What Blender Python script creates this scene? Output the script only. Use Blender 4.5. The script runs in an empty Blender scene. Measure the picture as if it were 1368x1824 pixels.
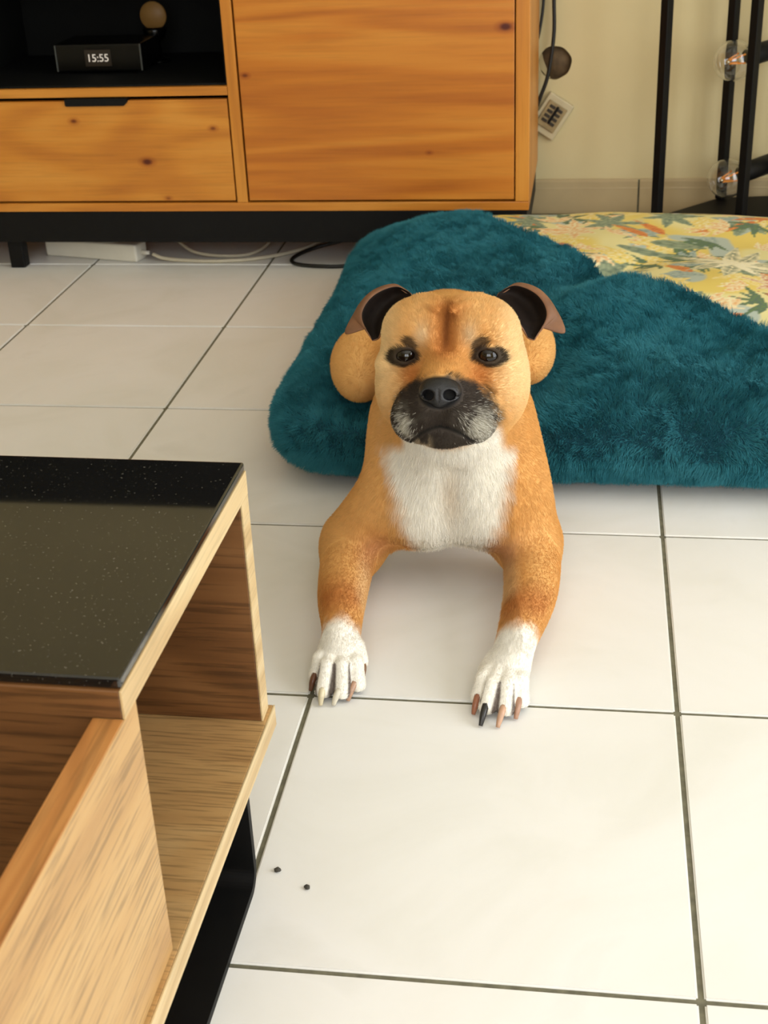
import bpy, bmesh, math, random
import numpy as np
from mathutils import Vector, Matrix

random.seed(7)
RNG = np.random.default_rng(11)
SC = bpy.context.scene
COL = SC.collection

# ------------------------------------------------------------------ camera
CAM_POS = (0.69135, -0.82824, 0.87165)
CAM_R = (0.9893276, 0.1399934, -0.0404071)
CAM_U = (-0.0285404, 0.4581266, 0.8884287)
CAM_F = (-0.1428857, 0.8777938, -0.4572328)
cd = bpy.data.cameras.new('camera')
cam = bpy.data.objects.new('camera', cd)
COL.objects.link(cam)
cam.matrix_world = Matrix(((CAM_R[0], CAM_U[0], -CAM_F[0], CAM_POS[0]),
                           (CAM_R[1], CAM_U[1], -CAM_F[1], CAM_POS[1]),
                           (CAM_R[2], CAM_U[2], -CAM_F[2], CAM_POS[2]),
                           (0, 0, 0, 1)))
cd.sensor_fit = 'AUTO'
cd.sensor_width = 36.0
cd.lens = 2427.18 / 1824 * 36.0
cd.clip_start = 0.02
cd.clip_end = 60
cd.dof.use_dof = True
cd.dof.focus_distance = 1.45
cd.dof.aperture_fstop = 15.0
SC.camera = cam

# ------------------------------------------------------------------ world, lights, exposure
SC.view_settings.view_transform = 'Standard'
SC.view_settings.look = 'None'
SC.view_settings.exposure = 0.17
SC.view_settings.gamma = 1.0
SC.view_settings.use_curve_mapping = False
wd = bpy.data.worlds.new('sky')
SC.world = wd
wd.use_nodes = True
wd.node_tree.nodes['Background'].inputs[0].default_value = (0.78, 0.88, 1.0, 1)
wd.node_tree.nodes['Background'].inputs[1].default_value = 2.0


def area_light(name, loc, rot, sx, sy, power, color):
    ld = bpy.data.lights.new(name, 'AREA')
    ld.shape = 'RECTANGLE'
    ld.size, ld.size_y = sx, sy
    ld.energy = power
    ld.color = color
    o = bpy.data.objects.new(name, ld)
    o.location = loc
    o.rotation_euler = rot
    COL.objects.link(o)
    return o


# daylight entering through the sliding window of the right wall and the window behind the camera
area_light('window_daylight', (2.86, -0.25, 1.25), (0, math.radians(90), 0), 2.0, 2.3, 46, (1.0, 0.985, 0.965))
area_light('window_daylight_front', (0.9, -2.46, 1.5), (math.radians(90), 0, 0), 2.0, 1.4, 31, (1.0, 0.985, 0.965))


# ------------------------------------------------------------------ helpers
def lin(c):
    return tuple(((v / 255) / 12.92 if v / 255 <= 0.04045 else ((v / 255 + 0.055) / 1.055) ** 2.4) for v in c)


def lin4(c):
    return lin(c) + (1.0,)


def material(name):
    m = bpy.data.materials.new(name)
    m.use_nodes = True
    nt = m.node_tree
    return m, nt, nt.nodes['Principled BSDF']


def nd(nt, t, **kw):
    n = nt.nodes.new(t)
    for k, v in kw.items():
        if k.startswith('i_'):
            n.inputs[k[2:].replace('_', ' ')].default_value = v
        else:
            setattr(n, k, v)
    return n


def ramp(nt, stops, interp='LINEAR'):
    r = nt.nodes.new('ShaderNodeValToRGB')
    r.color_ramp.interpolation = interp
    el = r.color_ramp.elements
    while len(el) < len(stops):
        el.new(0.5)
    for e, (pos, c) in zip(el, stops):
        e.position = pos
        e.color = c if len(c) == 4 else tuple(c) + (1,)
    return r


def simple(name, rgb, rough=0.5, metallic=0.0, var=0.06, scale=30, bump=0.0, spec=0.5, coat=0.0):
    """plain material with slight procedural mottling"""
    m, nt, b = material(name)
    tc = nd(nt, 'ShaderNodeTexCoord')
    nz = nd(nt, 'ShaderNodeTexNoise')
    nz.inputs['Scale'].default_value = scale
    nz.inputs['Detail'].default_value = 5
    nt.links.new(tc.outputs['Object'], nz.inputs['Vector'])
    c = np.array(lin(rgb))
    r = ramp(nt, [(0.3, tuple(np.clip(c * (1 - var), 0, 1))), (0.7, tuple(np.clip(c * (1 + var), 0, 1)))])
    nt.links.new(nz.outputs['Fac'], r.inputs[0])
    nt.links.new(r.outputs[0], b.inputs['Base Color'])
    b.inputs['Roughness'].default_value = rough
    b.inputs['Metallic'].default_value = metallic
    b.inputs['Specular IOR Level'].default_value = spec
    b.inputs['Coat Weight'].default_value = coat
    if bump:
        bp = nd(nt, 'ShaderNodeBump')
        bp.inputs['Strength'].default_value = bump
        bp.inputs['Distance'].default_value = 0.002
        nt.links.new(nz.outputs['Fac'], bp.inputs['Height'])
        nt.links.new(bp.outputs[0], b.inputs['Normal'])
    return m


def wood(name, light, mid, dark, axis=0, rough=0.42, band=9.0, along=0.55, pores=0.35, pore_scale=260, knots=(), seed=0.0, contrast=1.0, streak=0.6):
    """procedural wood; grain runs along the given local axis; knots = (x, y, z, radius)"""
    m, nt, b = material(name)
    L = nt.links.new
    tc = nd(nt, 'ShaderNodeTexCoord')

    def mapped(al, ac):
        mp = nd(nt, 'ShaderNodeMapping')
        s = [ac, ac, ac]
        s[axis] = al
        mp.inputs['Scale'].default_value = s
        mp.inputs['Location'].default_value = (seed, seed * 1.7, seed * 0.6)
        L(tc.outputs['Object'], mp.inputs['Vector'])
        return mp
    n1 = nd(nt, 'ShaderNodeTexNoise')
    n1.inputs['Scale'].default_value = 1.0
    n1.inputs['Detail'].default_value = 2
    n1.inputs['Distortion'].default_value = 0.6
    L(mapped(along, band * 0.45).outputs[0], n1.inputs['Vector'])
    # growth rings: repeat the slow noise
    mul = nd(nt, 'ShaderNodeMath', operation='MULTIPLY')
    mul.inputs[1].default_value = 9.0
    L(n1.outputs['Fac'], mul.inputs[0])
    sn = nd(nt, 'ShaderNodeMath', operation='SINE')
    mul2 = nd(nt, 'ShaderNodeMath', operation='MULTIPLY')
    mul2.inputs[1].default_value = 6.2832
    L(mul.outputs[0], mul2.inputs[0])
    L(mul2.outputs[0], sn.inputs[0])
    half = nd(nt, 'ShaderNodeMath', operation='MULTIPLY_ADD')
    half.inputs[1].default_value = 0.22 * contrast
    half.inputs[2].default_value = 0.5
    L(sn.outputs[0], half.inputs[0])
    n2 = nd(nt, 'ShaderNodeTexNoise')
    n2.inputs['Scale'].default_value = 1.0
    n2.inputs['Detail'].default_value = 4
    L(mapped(3.0, 55).outputs[0], n2.inputs['Vector'])
    add = nd(nt, 'ShaderNodeMath', operation='MULTIPLY_ADD')
    add.inputs[1].default_value = streak
    L(n2.outputs['Fac'], add.inputs[0])
    sub = nd(nt, 'ShaderNodeMath', operation='SUBTRACT')
    sub.inputs[1].default_value = streak / 2
    L(half.outputs[0], sub.inputs[0])
    L(sub.outputs[0], add.inputs[2])
    r = ramp(nt, [(0.15, lin4(dark)), (0.5, lin4(mid)), (0.85, lin4(light))])
    L(add.outputs[0], r.inputs[0])
    # pores
    n3 = nd(nt, 'ShaderNodeTexNoise')
    n3.inputs['Scale'].default_value = 1.0
    n3.inputs['Detail'].default_value = 3
    L(mapped(pore_scale * 0.045, pore_scale).outputs[0], n3.inputs['Vector'])
    r3 = ramp(nt, [(0.36, (1 - pores, 1 - pores, 1 - pores)), (0.5, (1, 1, 1))])
    L(n3.outputs['Fac'], r3.inputs[0])
    mx = nd(nt, 'ShaderNodeMix', data_type='RGBA', blend_type='MULTIPLY')
    mx.inputs['Factor'].default_value = 1.0
    L(r.outputs[0], mx.inputs['A'])
    L(r3.outputs[0], mx.inputs['B'])
    out = mx.outputs['Result']
    for (kx, ky, kz, kr) in knots:
        mp = nd(nt, 'ShaderNodeMapping')
        sc = [1 / kr] * 3
        sc[axis] *= 0.6
        mp.inputs['Scale'].default_value = sc
        mp.inputs['Location'].default_value = (-kx * sc[0], -ky * sc[1], -kz * sc[2])
        L(tc.outputs['Object'], mp.inputs['Vector'])
        ln = nd(nt, 'ShaderNodeVectorMath', operation='LENGTH')
        L(mp.outputs[0], ln.inputs[0])
        rk = ramp(nt, [(0.0, lin4((70, 35, 12))), (0.35, lin4((120, 66, 22))), (0.6, (0.78, 0.66, 0.55, 1)), (1.0, (1, 1, 1, 1))])
        L(ln.outputs['Value'], rk.inputs[0])
        mk = nd(nt, 'ShaderNodeMix', data_type='RGBA', blend_type='MULTIPLY')
        mk.inputs['Factor'].default_value = 1.0
        L(out, mk.inputs['A'])
        L(rk.outputs[0], mk.inputs['B'])
        out = mk.outputs['Result']
    L(out, b.inputs['Base Color'])
    b.inputs['Roughness'].default_value = rough
    bp = nd(nt, 'ShaderNodeBump')
    bp.inputs['Strength'].default_value = 0.25
    bp.inputs['Distance'].default_value = 0.0006
    L(n3.outputs['Fac'], bp.inputs['Height'])
    L(bp.outputs[0], b.inputs['Normal'])
    return m


def link_mesh(name, me, mat, parent=None, smooth=False):
    o = bpy.data.objects.new(name, me)
    COL.objects.link(o)
    if mat is not None:
        for mm in (mat if isinstance(mat, (list, tuple)) else [mat]):
            me.materials.append(mm)
    if smooth:
        me.polygons.foreach_set('use_smooth', [True] * len(me.polygons))
    if parent is not None:
        o.parent = parent
    return o


def pydata(name, verts, faces, mat, parent=None, smooth=False):
    me = bpy.data.meshes.new(name)
    me.from_pydata([tuple(map(float, v)) for v in verts], [], [tuple(map(int, f)) for f in faces])
    me.update()
    return link_mesh(name, me, mat, parent, smooth)


def tag(o, label=None, cat=None, group=None, kind=None):
    if label: o['label'] = label
    if cat: o['category'] = cat
    if group: o['group'] = group
    if kind: o['kind'] = kind
    return o


def empty(name, loc, rz=0.0):
    o = bpy.data.objects.new(name, None)
    o.location = loc
    o.rotation_euler = (0, 0, rz)
    COL.objects.link(o)
    return o


def bm_box(bm, x0, x1, y0, y1, z0, z1):
    r = bmesh.ops.create_cube(bm, size=1.0)
    bmesh.ops.scale(bm, vec=(x1 - x0, y1 - y0, z1 - z0), verts=r['verts'])
    bmesh.ops.translate(bm, vec=((x0 + x1) / 2, (y0 + y1) / 2, (z0 + z1) / 2), verts=r['verts'])
    return r['verts']


def box(name, x0, x1, y0, y1, z0, z1, mat, parent=None, bevel=0.0012, seg=2):
    bm = bmesh.new()
    bm_box(bm, x0, x1, y0, y1, z0, z1)
    if bevel:
        bmesh.ops.bevel(bm, geom=bm.edges[:], offset=bevel, segments=seg, affect='EDGES', profile=0.5)
    me = bpy.data.meshes.new(name)
    bm.to_mesh(me)
    bm.free()
    return link_mesh(name, me, mat, parent)


def prism(name, poly, y0, y1, mat, parent=None, bevel=0.001, plane='xz'):
    """extrude a 2D polygon; plane 'xz' extrudes along y, 'yz' along x, 'xy' along z"""
    bm = bmesh.new()

    def P(a, b, c):
        return {'xz': (a, c, b), 'yz': (c, a, b), 'xy': (a, b, c)}[plane]
    vs = [bm.verts.new(P(a, b, y0)) for a, b in poly]
    f = bm.faces.new(vs)
    ex = bmesh.ops.extrude_face_region(bm, geom=[f])
    d = P(0, 0, y1 - y0)
    bmesh.ops.translate(bm, vec=d, verts=[v for v in ex['geom'] if isinstance(v, bmesh.types.BMVert)])
    bmesh.ops.recalc_face_normals(bm, faces=bm.faces[:])
    if bevel:
        bmesh.ops.bevel(bm, geom=bm.edges[:], offset=bevel, segments=2, affect='EDGES')
    me = bpy.data.meshes.new(name)
    bm.to_mesh(me)
    bm.free()
    return link_mesh(name, me, mat, parent)


def catmull(pts, n):
    P = np.array(pts, float)
    P = np.vstack([2 * P[0] - P[1], P, 2 * P[-1] - P[-2]])
    out = []
    for i in range(1, len(P) - 2):
        t = np.linspace(0, 1, n, endpoint=False)[:, None]
        a, b, c, d = P[i - 1], P[i], P[i + 1], P[i + 2]
        out.append(0.5 * ((2 * b) + (c - a) * t + (2 * a - 5 * b + 4 * c - d) * t ** 2 + (3 * b - a - 3 * c + d) * t ** 3))
    out.append(P[-2][None])
    return np.vstack(out)


def tube(name, pts, radius, mat, parent=None, seg=10, n=8, spline=True):
    P = catmull(pts, n) if spline else np.array(pts, float)
    R = np.full(len(P), radius) if np.isscalar(radius) else np.interp(np.linspace(0, 1, len(P)), np.linspace(0, 1, len(radius)), radius)
    T = np.gradient(P, axis=0)
    T /= np.linalg.norm(T, axis=1)[:, None]
    up = np.array([0, 0, 1.0]) if abs(T[0][2]) < 0.9 else np.array([1.0, 0, 0])
    V, F = [], []
    nrm = np.cross(T[0], up)
    for i in range(len(P)):
        nrm = nrm - T[i] * (nrm @ T[i])
        nrm /= np.linalg.norm(nrm)
        bi = np.cross(T[i], nrm)
        for k in range(seg):
            a = 2 * math.pi * k / seg
            V.append(P[i] + R[i] * (math.cos(a) * nrm + math.sin(a) * bi))
    for i in range(len(P) - 1):
        for k in range(seg):
            k2 = (k + 1) % seg
            F.append((i * seg + k, i * seg + k2, (i + 1) * seg + k2, (i + 1) * seg + k))
    F.append(tuple(range(seg))[::-1])
    F.append(tuple((len(P) - 1) * seg + k for k in range(seg)))
    return pydata(name, V, F, mat, parent, True)


def lathe(name, prof, mat, parent=None, seg=32, matrix=None):
    """prof = (radius, height) pairs about local z"""
    V, F = [], []
    for r, z in prof:
        for k in range(seg):
            a = 2 * math.pi * k / seg
            V.append((r * math.cos(a), r * math.sin(a), z))
    for i in range(len(prof) - 1):
        for k in range(seg):
            k2 = (k + 1) % seg
            F.append((i * seg + k, i * seg + k2, (i + 1) * seg + k2, (i + 1) * seg + k))
    F.append(tuple(range(seg))[::-1])
    F.append(tuple((len(prof) - 1) * seg + k for k in range(seg)))
    o = pydata(name, V, F, mat, parent, True)
    if matrix is not None:
        o.data.transform(matrix)
    return o


def text_mesh(name, body, size, mat, parent, matrix, depth=0.0004):
    cu = bpy.data.curves.new(name, 'FONT')
    cu.body = body
    cu.size = size
    cu.align_x = 'CENTER'
    cu.align_y = 'CENTER'
    cu.extrude = depth
    tmp = bpy.data.objects.new(name + '_tmp', cu)
    COL.objects.link(tmp)
    dg = bpy.context.evaluated_depsgraph_get()
    me = bpy.data.meshes.new_from_object(tmp.evaluated_get(dg))
    bpy.data.objects.remove(tmp)
    me.name = name
    me.transform(matrix)
    me.materials.clear()
    return link_mesh(name, me, mat, parent)


# value noise (numpy) used for lumps, coat edges and fur flow
_PERM = RNG.random((32, 32, 32)).astype(np.float32)


def vnoise(P, freq):
    Q = np.asarray(P, np.float32) * freq + 100.0
    I = np.floor(Q).astype(np.int32)
    f = Q - I
    f = f * f * (3 - 2 * f)
    I0 = I % 32
    I1 = (I + 1) % 32
    x0, y0, z0 = I0[:, 0], I0[:, 1], I0[:, 2]
    x1, y1, z1 = I1[:, 0], I1[:, 1], I1[:, 2]
    fx, fy, fz = f[:, 0], f[:, 1], f[:, 2]
    g = _PERM
    a = g[x0, y0, z0] * (1 - fx) + g[x1, y0, z0] * fx
    b = g[x0, y1, z0] * (1 - fx) + g[x1, y1, z0] * fx
    c = g[x0, y0, z1] * (1 - fx) + g[x1, y0, z1] * fx
    d = g[x0, y1, z1] * (1 - fx) + g[x1, y1, z1] * fx
    return (a * (1 - fy) + b * fy) * (1 - fz) + (c * (1 - fy) + d * fy) * fz   # 0..1


def sstep(a, b, x):
    t = np.clip((x - a) / (b - a), 0, 1)
    return t * t * (3 - 2 * t)


def fur_curves(name, roots, tips_mid, tips, rad, cols, mat, parent, n=5):
    """hair strands: quadratic curve root -> mid control -> tip"""
    N = len(roots)
    hc = bpy.data.hair_curves.new(name)
    hc.add_curves([n] * N)
    t = np.linspace(0, 1, n, dtype=np.float32)[None, :, None]
    P = (1 - t) ** 2 * roots[:, None, :] + 2 * t * (1 - t) * tips_mid[:, None, :] + t ** 2 * tips[:, None, :]
    hc.attributes['position'].data.foreach_set('vector', np.ascontiguousarray(P, np.float32).ravel())
    ra = hc.attributes.new('radius', 'FLOAT', 'POINT')
    R = rad[:, None] * (1 - 0.85 * np.linspace(0, 1, n, dtype=np.float32)[None, :])
    ra.data.foreach_set('value', np.ascontiguousarray(R, np.float32).ravel())
    ca = hc.attributes.new('strand_color', 'FLOAT_COLOR', 'CURVE')
    ca.data.foreach_set('color', np.ascontiguousarray(np.hstack([cols, np.ones((N, 1))]), np.float32).ravel())
    hc.materials.append(mat)
    o = bpy.data.objects.new(name, hc)
    COL.objects.link(o)
    o.parent = parent
    return o


def fur_material(name, rough=0.55, spec=0.25, trans=0.0):
    m, nt, b = material(name)
    at = nd(nt, 'ShaderNodeAttribute', attribute_name='strand_color')
    hs = nd(nt, 'ShaderNodeHueSaturation')
    nz = nd(nt, 'ShaderNodeHairInfo')
    mr = nd(nt, 'ShaderNodeMapRange')
    mr.inputs['To Min'].default_value = 0.93
    mr.inputs['To Max'].default_value = 1.07
    nt.links.new(nz.outputs['Random'], mr.inputs['Value'])
    nt.links.new(mr.outputs[0], hs.inputs['Value'])
    nt.links.new(at.outputs['Color'], hs.inputs['Color'])
    nt.links.new(hs.outputs[0], b.inputs['Base Color'])
    b.inputs['Roughness'].default_value = rough
    b.inputs['Specular IOR Level'].default_value = spec
    return m


def sample_surface(me, n, mask=None):
    """area-weighted random points with smooth normals on a mesh"""
    me.calc_loop_triangles()
    nv = len(me.vertices)
    co = np.empty(nv * 3, np.float32)
    me.vertices.foreach_get('co', co)
    co = co.reshape(-1, 3)
    no = np.empty(nv * 3, np.float32)
    me.vertex_normals.foreach_get('vector', no)
    no = no.reshape(-1, 3)
    tr = np.empty(len(me.loop_triangles) * 3, np.int32)
    me.loop_triangles.foreach_get('vertices', tr)
    tr = tr.reshape(-1, 3)
    A, B, C = co[tr[:, 0]], co[tr[:, 1]], co[tr[:, 2]]
    ar = 0.5 * np.linalg.norm(np.cross(B - A, C - A), axis=1)
    if mask is not None:
        ar = ar * mask((A + B + C) / 3)
    cdf = np.cumsum(ar)
    idx = np.searchsorted(cdf, RNG.random(n) * cdf[-1])
    idx = np.minimum(idx, len(tr) - 1)
    u, v = RNG.random(n), RNG.random(n)
    fl = u + v > 1
    u[fl], v[fl] = 1 - u[fl], 1 - v[fl]
    w = (1 - u - v)[:, None]
    u, v = u[:, None], v[:, None]
    P = A[idx] * w + B[idx] * u + C[idx] * v
    N = no[tr[idx, 0]] * w + no[tr[idx, 1]] * u + no[tr[idx, 2]] * v
    N /= np.linalg.norm(N, axis=1)[:, None] + 1e-9
    return P.astype(np.float32), N.astype(np.float32), cdf[-1]


# ------------------------------------------------------------------ materials
M_WALL = simple('wall_paint', (208, 192, 146), 0.85, var=0.03, scale=6, bump=0.1)
M_CEIL = simple('ceiling_paint', (238, 234, 222), 0.9, var=0.02)
M_GROUT = simple('grout', (112, 108, 88), 0.95, var=0.25, scale=90, bump=0.4)
M_SKIRT = simple('skirting_tile', (176, 156, 116), 0.45, var=0.05, scale=14)
M_BLACK = simple('black_metal', (11, 11, 11), 0.55, var=0.15, scale=60, spec=0.2)
M_BLACK_MATT = simple('black_lacquer', (9, 10, 8), 0.7, var=0.15, scale=40, spec=0.2)
M_CABLE = simple('black_cable', (16, 16, 14), 0.5)
M_WHITE_PL = simple('white_plastic', (225, 220, 205), 0.4, var=0.03)


def tile_material():
    m, nt, b = material('floor_tile')
    L = nt.links.new
    tc = nd(nt, 'ShaderNodeTexCoord')
    oi = nd(nt, 'ShaderNodeObjectInfo')
    av = nd(nt, 'ShaderNodeVectorMath', operation='ADD')
    L(tc.outputs['Object'], av.inputs[0])
    L(oi.outputs['Location'], av.inputs[1])
    n1 = nd(nt, 'ShaderNodeTexNoise')
    n1.inputs['Scale'].default_value = 4.0
    n1.inputs['Detail'].default_value = 8
    n1.inputs['Distortion'].default_value = 1.4
    L(av.outputs[0], n1.inputs['Vector'])
    r = ramp(nt, [(0.30, lin4((232, 230, 222))), (0.48, lin4((238, 236, 230))), (0.60, lin4((240, 238, 233))), (0.72, lin4((234, 232, 226)))])
    L(n1.outputs['Fac'], r.inputs[0])
    L(r.outputs[0], b.inputs['Base Color'])
    n2 = nd(nt, 'ShaderNodeTexNoise')
    n2.inputs['Scale'].default_value = 25
    L(av.outputs[0], n2.inputs['Vector'])
    mr = nd(nt, 'ShaderNodeMapRange')
    mr.inputs['To Min'].default_value = 0.28
    mr.inputs['To Max'].default_value = 0.42
    L(n2.outputs['Fac'], mr.inputs['Value'])
    L(mr.outputs[0], b.inputs['Roughness'])
    b.inputs['Specular IOR Level'].default_value = 0.4
    return m


M_TILE = tile_material()

# ------------------------------------------------------------------ room shell
X0, X1, Y0, Y1, ZC = -2.4, 2.8, -2.4, 2.42, 2.5
T = 0.4
floor = box('floor', X0 - .1, X1 + .1, Y0 - .1, Y1 + .1, -0.06, -0.0025, M_GROUT, bevel=0)
tag(floor, 'white ceramic tiled floor with grey grout lines', kind='structure')
g = 0.0025
bm = bmesh.new()
bm_box(bm, g, T - g, g, T - g, -0.010, 0.0)
bmesh.ops.bevel(bm, geom=[e for e in bm.edges if all(v.co.z > -0.001 for v in e.verts) or abs(e.verts[0].co.z - e.verts[1].co.z) > 0.005],
                offset=0.0016, segments=2, affect='EDGES')
tile_me = bpy.data.meshes.new('tile')
bm.to_mesh(tile_me)
bm.free()
tile_me.materials.append(M_TILE)
for i in range(round(X0 / T), round(X1 / T)):
    for j in range(round(Y0 / T), round(2.4 / T)):
        t = bpy.data.objects.new('tile', tile_me)
        t.location = (i * T, j * T, random.uniform(-0.0004, 0.0))
        COL.objects.link(t)
        t.parent = floor

# back wall with a round hole where an electrical box is missing its cover
HX, HZ, HR = 0.604, 0.346, 0.037


def wall_with_hole():
    seg = 48
    V, F = [], []
    y = Y1
    for k in range(seg):
        a = 2 * math.pi * k / seg
        rr = HR * (1 + 0.02 * math.sin(3 * a + 1) + 0.015 * math.sin(7 * a))
        V.append((HX + rr * math.cos(a), y, HZ + rr * math.sin(a)))
    s = 0.07
    for k in range(seg):
        a = 2 * math.pi * k / seg
        m_ = max(abs(math.cos(a)), abs(math.sin(a)))
        V.append((HX + s * math.cos(a) / m_, y, HZ + s * math.sin(a) / m_))
    for k in range(seg):
        k2 = (k + 1) % seg
        F.append((k, k + seg, k2 + seg, k2))
    b = len(V)
    xs = [X0 - .1, HX - s, HX + s, X1 + .1]
    zs = [-.06, HZ - s, HZ + s, ZC]
    for z in zs:
        for x in xs:
            V.append((x, y, z))
    for r in range(3):
        for c in range(3):
            if r == 1 and c == 1:
                continue
            F.append((b + r * 4 + c, b + r * 4 + c + 1, b + r * 4 + c + 5, b + r * 4 + c + 4))
    # outer skin
    b2 = len(V)
    V += [(X0 - .1, y + .12, -.06), (X1 + .1, y + .12, -.06), (X1 + .1, y + .12, ZC), (X0 - .1, y + .12, ZC)]
    F.append((b2, b2 + 3, b2 + 2, b2 + 1))
    # rim of the hole going inwards
    b3 = len(V)
    for k in range(seg):
        V.append((V[k][0], y + 0.012, V[k][2]))
    for k in range(seg):
        k2 = (k + 1) % seg
        F.append((k, k2, b3 + k2, b3 + k))
    return pydata('wall_back', V, F, M_WALL)


wall_back = tag(wall_with_hole(), 'cream painted wall with a round socket hole', kind='structure')
M_POT = simple('old_plaster_box', (96, 76, 50), 0.85, var=0.35, scale=45, bump=0.5)  # base colour darkened for the shadow inside the hole
pot = lathe('recessed_box', [(0.0405, 0.0), (0.0385, 0.005), (0.037, 0.036), (0.030, 0.040), (0.001, 0.040)], M_POT, wall_back, 40,
            Matrix.Translation((HX, Y1 + 0.010, HZ)) @ Matrix.Rotation(math.radians(-90), 4, 'X'))
bracket = prism('mounting_bracket', [(HX - .036, HZ - .012), (HX - .020, HZ - .030), (HX - .010, HZ - .036), (HX - .016, HZ - .020), (HX - .026, HZ + .004), (HX - .030, HZ + .02), (HX - .036, HZ + .012)],
                Y1 + 0.008, Y1 + 0.012, simple('pale_bracket', (176, 160, 118), 0.6), wall_back, 0.0008)
box('terminal', HX - .03, HX - .012, Y1 + .012, Y1 + .03, HZ + .002, HZ + .03, M_BLACK, wall_back, 0.003)

wall_left = tag(box('wall_left', X0 - .12, X0, Y0 - .1, Y1, -.06, ZC, M_WALL, bevel=0), 'cream painted side wall', kind='structure')
ceiling = tag(box('ceiling', X0 - .12, X1 + .12, Y0 - .12, Y1 + .12, ZC, ZC + .1, M_CEIL, bevel=0), 'white ceiling', kind='structure')


def wall_opening(name, axis, pos, th, a0, a1, w0, w1, z0, z1, label):
    """wall with a rectangular opening; axis 'x' = wall at x=pos spanning y"""
    bm = bmesh.new()
    for (p0, p1, q0, q1) in ((a0, w0, -.06, ZC), (w1, a1, -.06, ZC), (w0, w1, -.06, z0), (w0, w1, z1, ZC)):
        if axis == 'x':
            bm_box(bm, min(pos, pos + th), max(pos, pos + th), p0, p1, q0, q1)
        else:
            bm_box(bm, p0, p1, min(pos, pos + th), max(pos, pos + th), q0, q1)
    me = bpy.data.meshes.new(name)
    bm.to_mesh(me)
    bm.free()
    return tag(link_mesh(name, me, M_WALL), label, kind='structure')


wall_right = wall_opening('wall_right', 'x', X1, .12, Y0 - .1, Y1, -1.45, 0.95, 0.05, 2.2, 'cream wall around the wide sliding window')
wall_front = wall_opening('wall_front', 'y', Y0, -.12, X0, X1, -.15, 1.95, 0.8, 2.2, 'cream wall around a window')
M_FRAME = simple('window_frame_white', (235, 235, 232), 0.4)


def window(name, axis, pos, w0, w1, z0, z1, label):
    root = empty(name, (0, 0, 0))
    f = 0.05
    mid = (w0 + w1) / 2
    for (p0, p1, q0, q1) in ((w0, w0 + f, z0, z1), (w1 - f, w1, z0, z1), (w0 + f, w1 - f, z0, z0 + f), (w0 + f, w1 - f, z1 - f, z1), (mid - .03, mid + .03, z0 + f, z1 - f)):
        if axis == 'x':
            box('window_frame', pos + .03, pos + .08, p0, p1, q0, q1, M_FRAME, root, 0.004)
        else:
            box('window_frame', p0, p1, pos - .08, pos - .03, q0, q1, M_FRAME, root, 0.004)
    return tag(root, label, kind='structure')


window('window_1', 'x', X1, -1.45, 0.95, 0.05, 2.2, 'white framed sliding window')
window('window_2', 'y', Y0, -.15, 1.95, 0.8, 2.2, 'white framed window')

# skirting tiles along the back wall, cut at a joint
sk = empty('baseboard_back', (0, 0, 0))
tag(sk, 'beige ceramic skirting along the cream wall', kind='structure')
js = [X0, -1.99, -1.6, -1.2, -.8, -.4, 0.0, 0.404, 0.804, 1.204, 1.604, 2.004, 2.404, X1]
for a, b_ in zip(js[:-1], js[1:]):
    poly = [(Y1, 0.0), (Y1 - .009, 0.0), (Y1 - .009, 0.058), (Y1 - .0095, 0.060), (Y1 - .0085, 0.062), (Y1 - .0085, 0.076), (Y1 - .005, 0.081), (Y1, 0.081)]
    prism('skirting_tile', poly, a + .0022, b_ - .0022, M_SKIRT, sk, 0.0006, 'yz')
box('skirting_joint', X0, X1, Y1 - .0035, Y1, 0.0, 0.079, M_GROUT, sk, 0)

# ------------------------------------------------------------------ pine tv cabinet
PK = dict(light=(216, 150, 62), mid=(202, 130, 44), dark=(172, 100, 30), rough=0.38, pores=0.10, pore_scale=180)
M_PINE_H = wood('pine_frame', axis=0, band=7, along=0.4, contrast=0.6, **PK)
M_PINE_V = wood('pine_upright', axis=2, band=7, along=0.4, contrast=0.6, seed=3.1, **PK)
M_PINE_DRAWER = wood('pine_drawer', axis=0, band=5, along=0.9, contrast=0.55, seed=5.3,
                     knots=((-.381, 1.96, .321, .011), (-.232, 1.96, .235, .015), (-.083, 1.96, .303, .010), (-.195, 1.96, .158, .009)), **PK)
M_PINE_DOOR = wood('pine_door', axis=0, band=13, along=0.5, contrast=0.8, seed=9.2,
                   knots=((-.006, 1.96, .407, .010), (.365, 1.96, .249, .008), (.520, 1.96, .490, .016)),
                   light=(210, 138, 50), mid=(194, 116, 34), dark=(168, 92, 24), rough=0.38, pores=0.08, pore_scale=180)
CX0, CX1, CF, CB, CZT = -1.25, 0.568, 1.955, 2.395, 0.640
cab = tag(empty('tv_cabinet', (-0.34, 2.16, 0)), 'honey pine tv cabinet with black plinth, drawer and open niche', 'cabinet')


def cbox(name, x0, x1, y0, y1, z0, z1, mat, parent=cab, bevel=0.0015):
    o = box(name, x0, x1, y0, y1, z0, z1, mat, parent, bevel)
    # mesh stays in room coordinates so the grain runs on; the object undoes its parent's offset
    o.location = (0.34, -2.16, 0)
    return o


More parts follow.
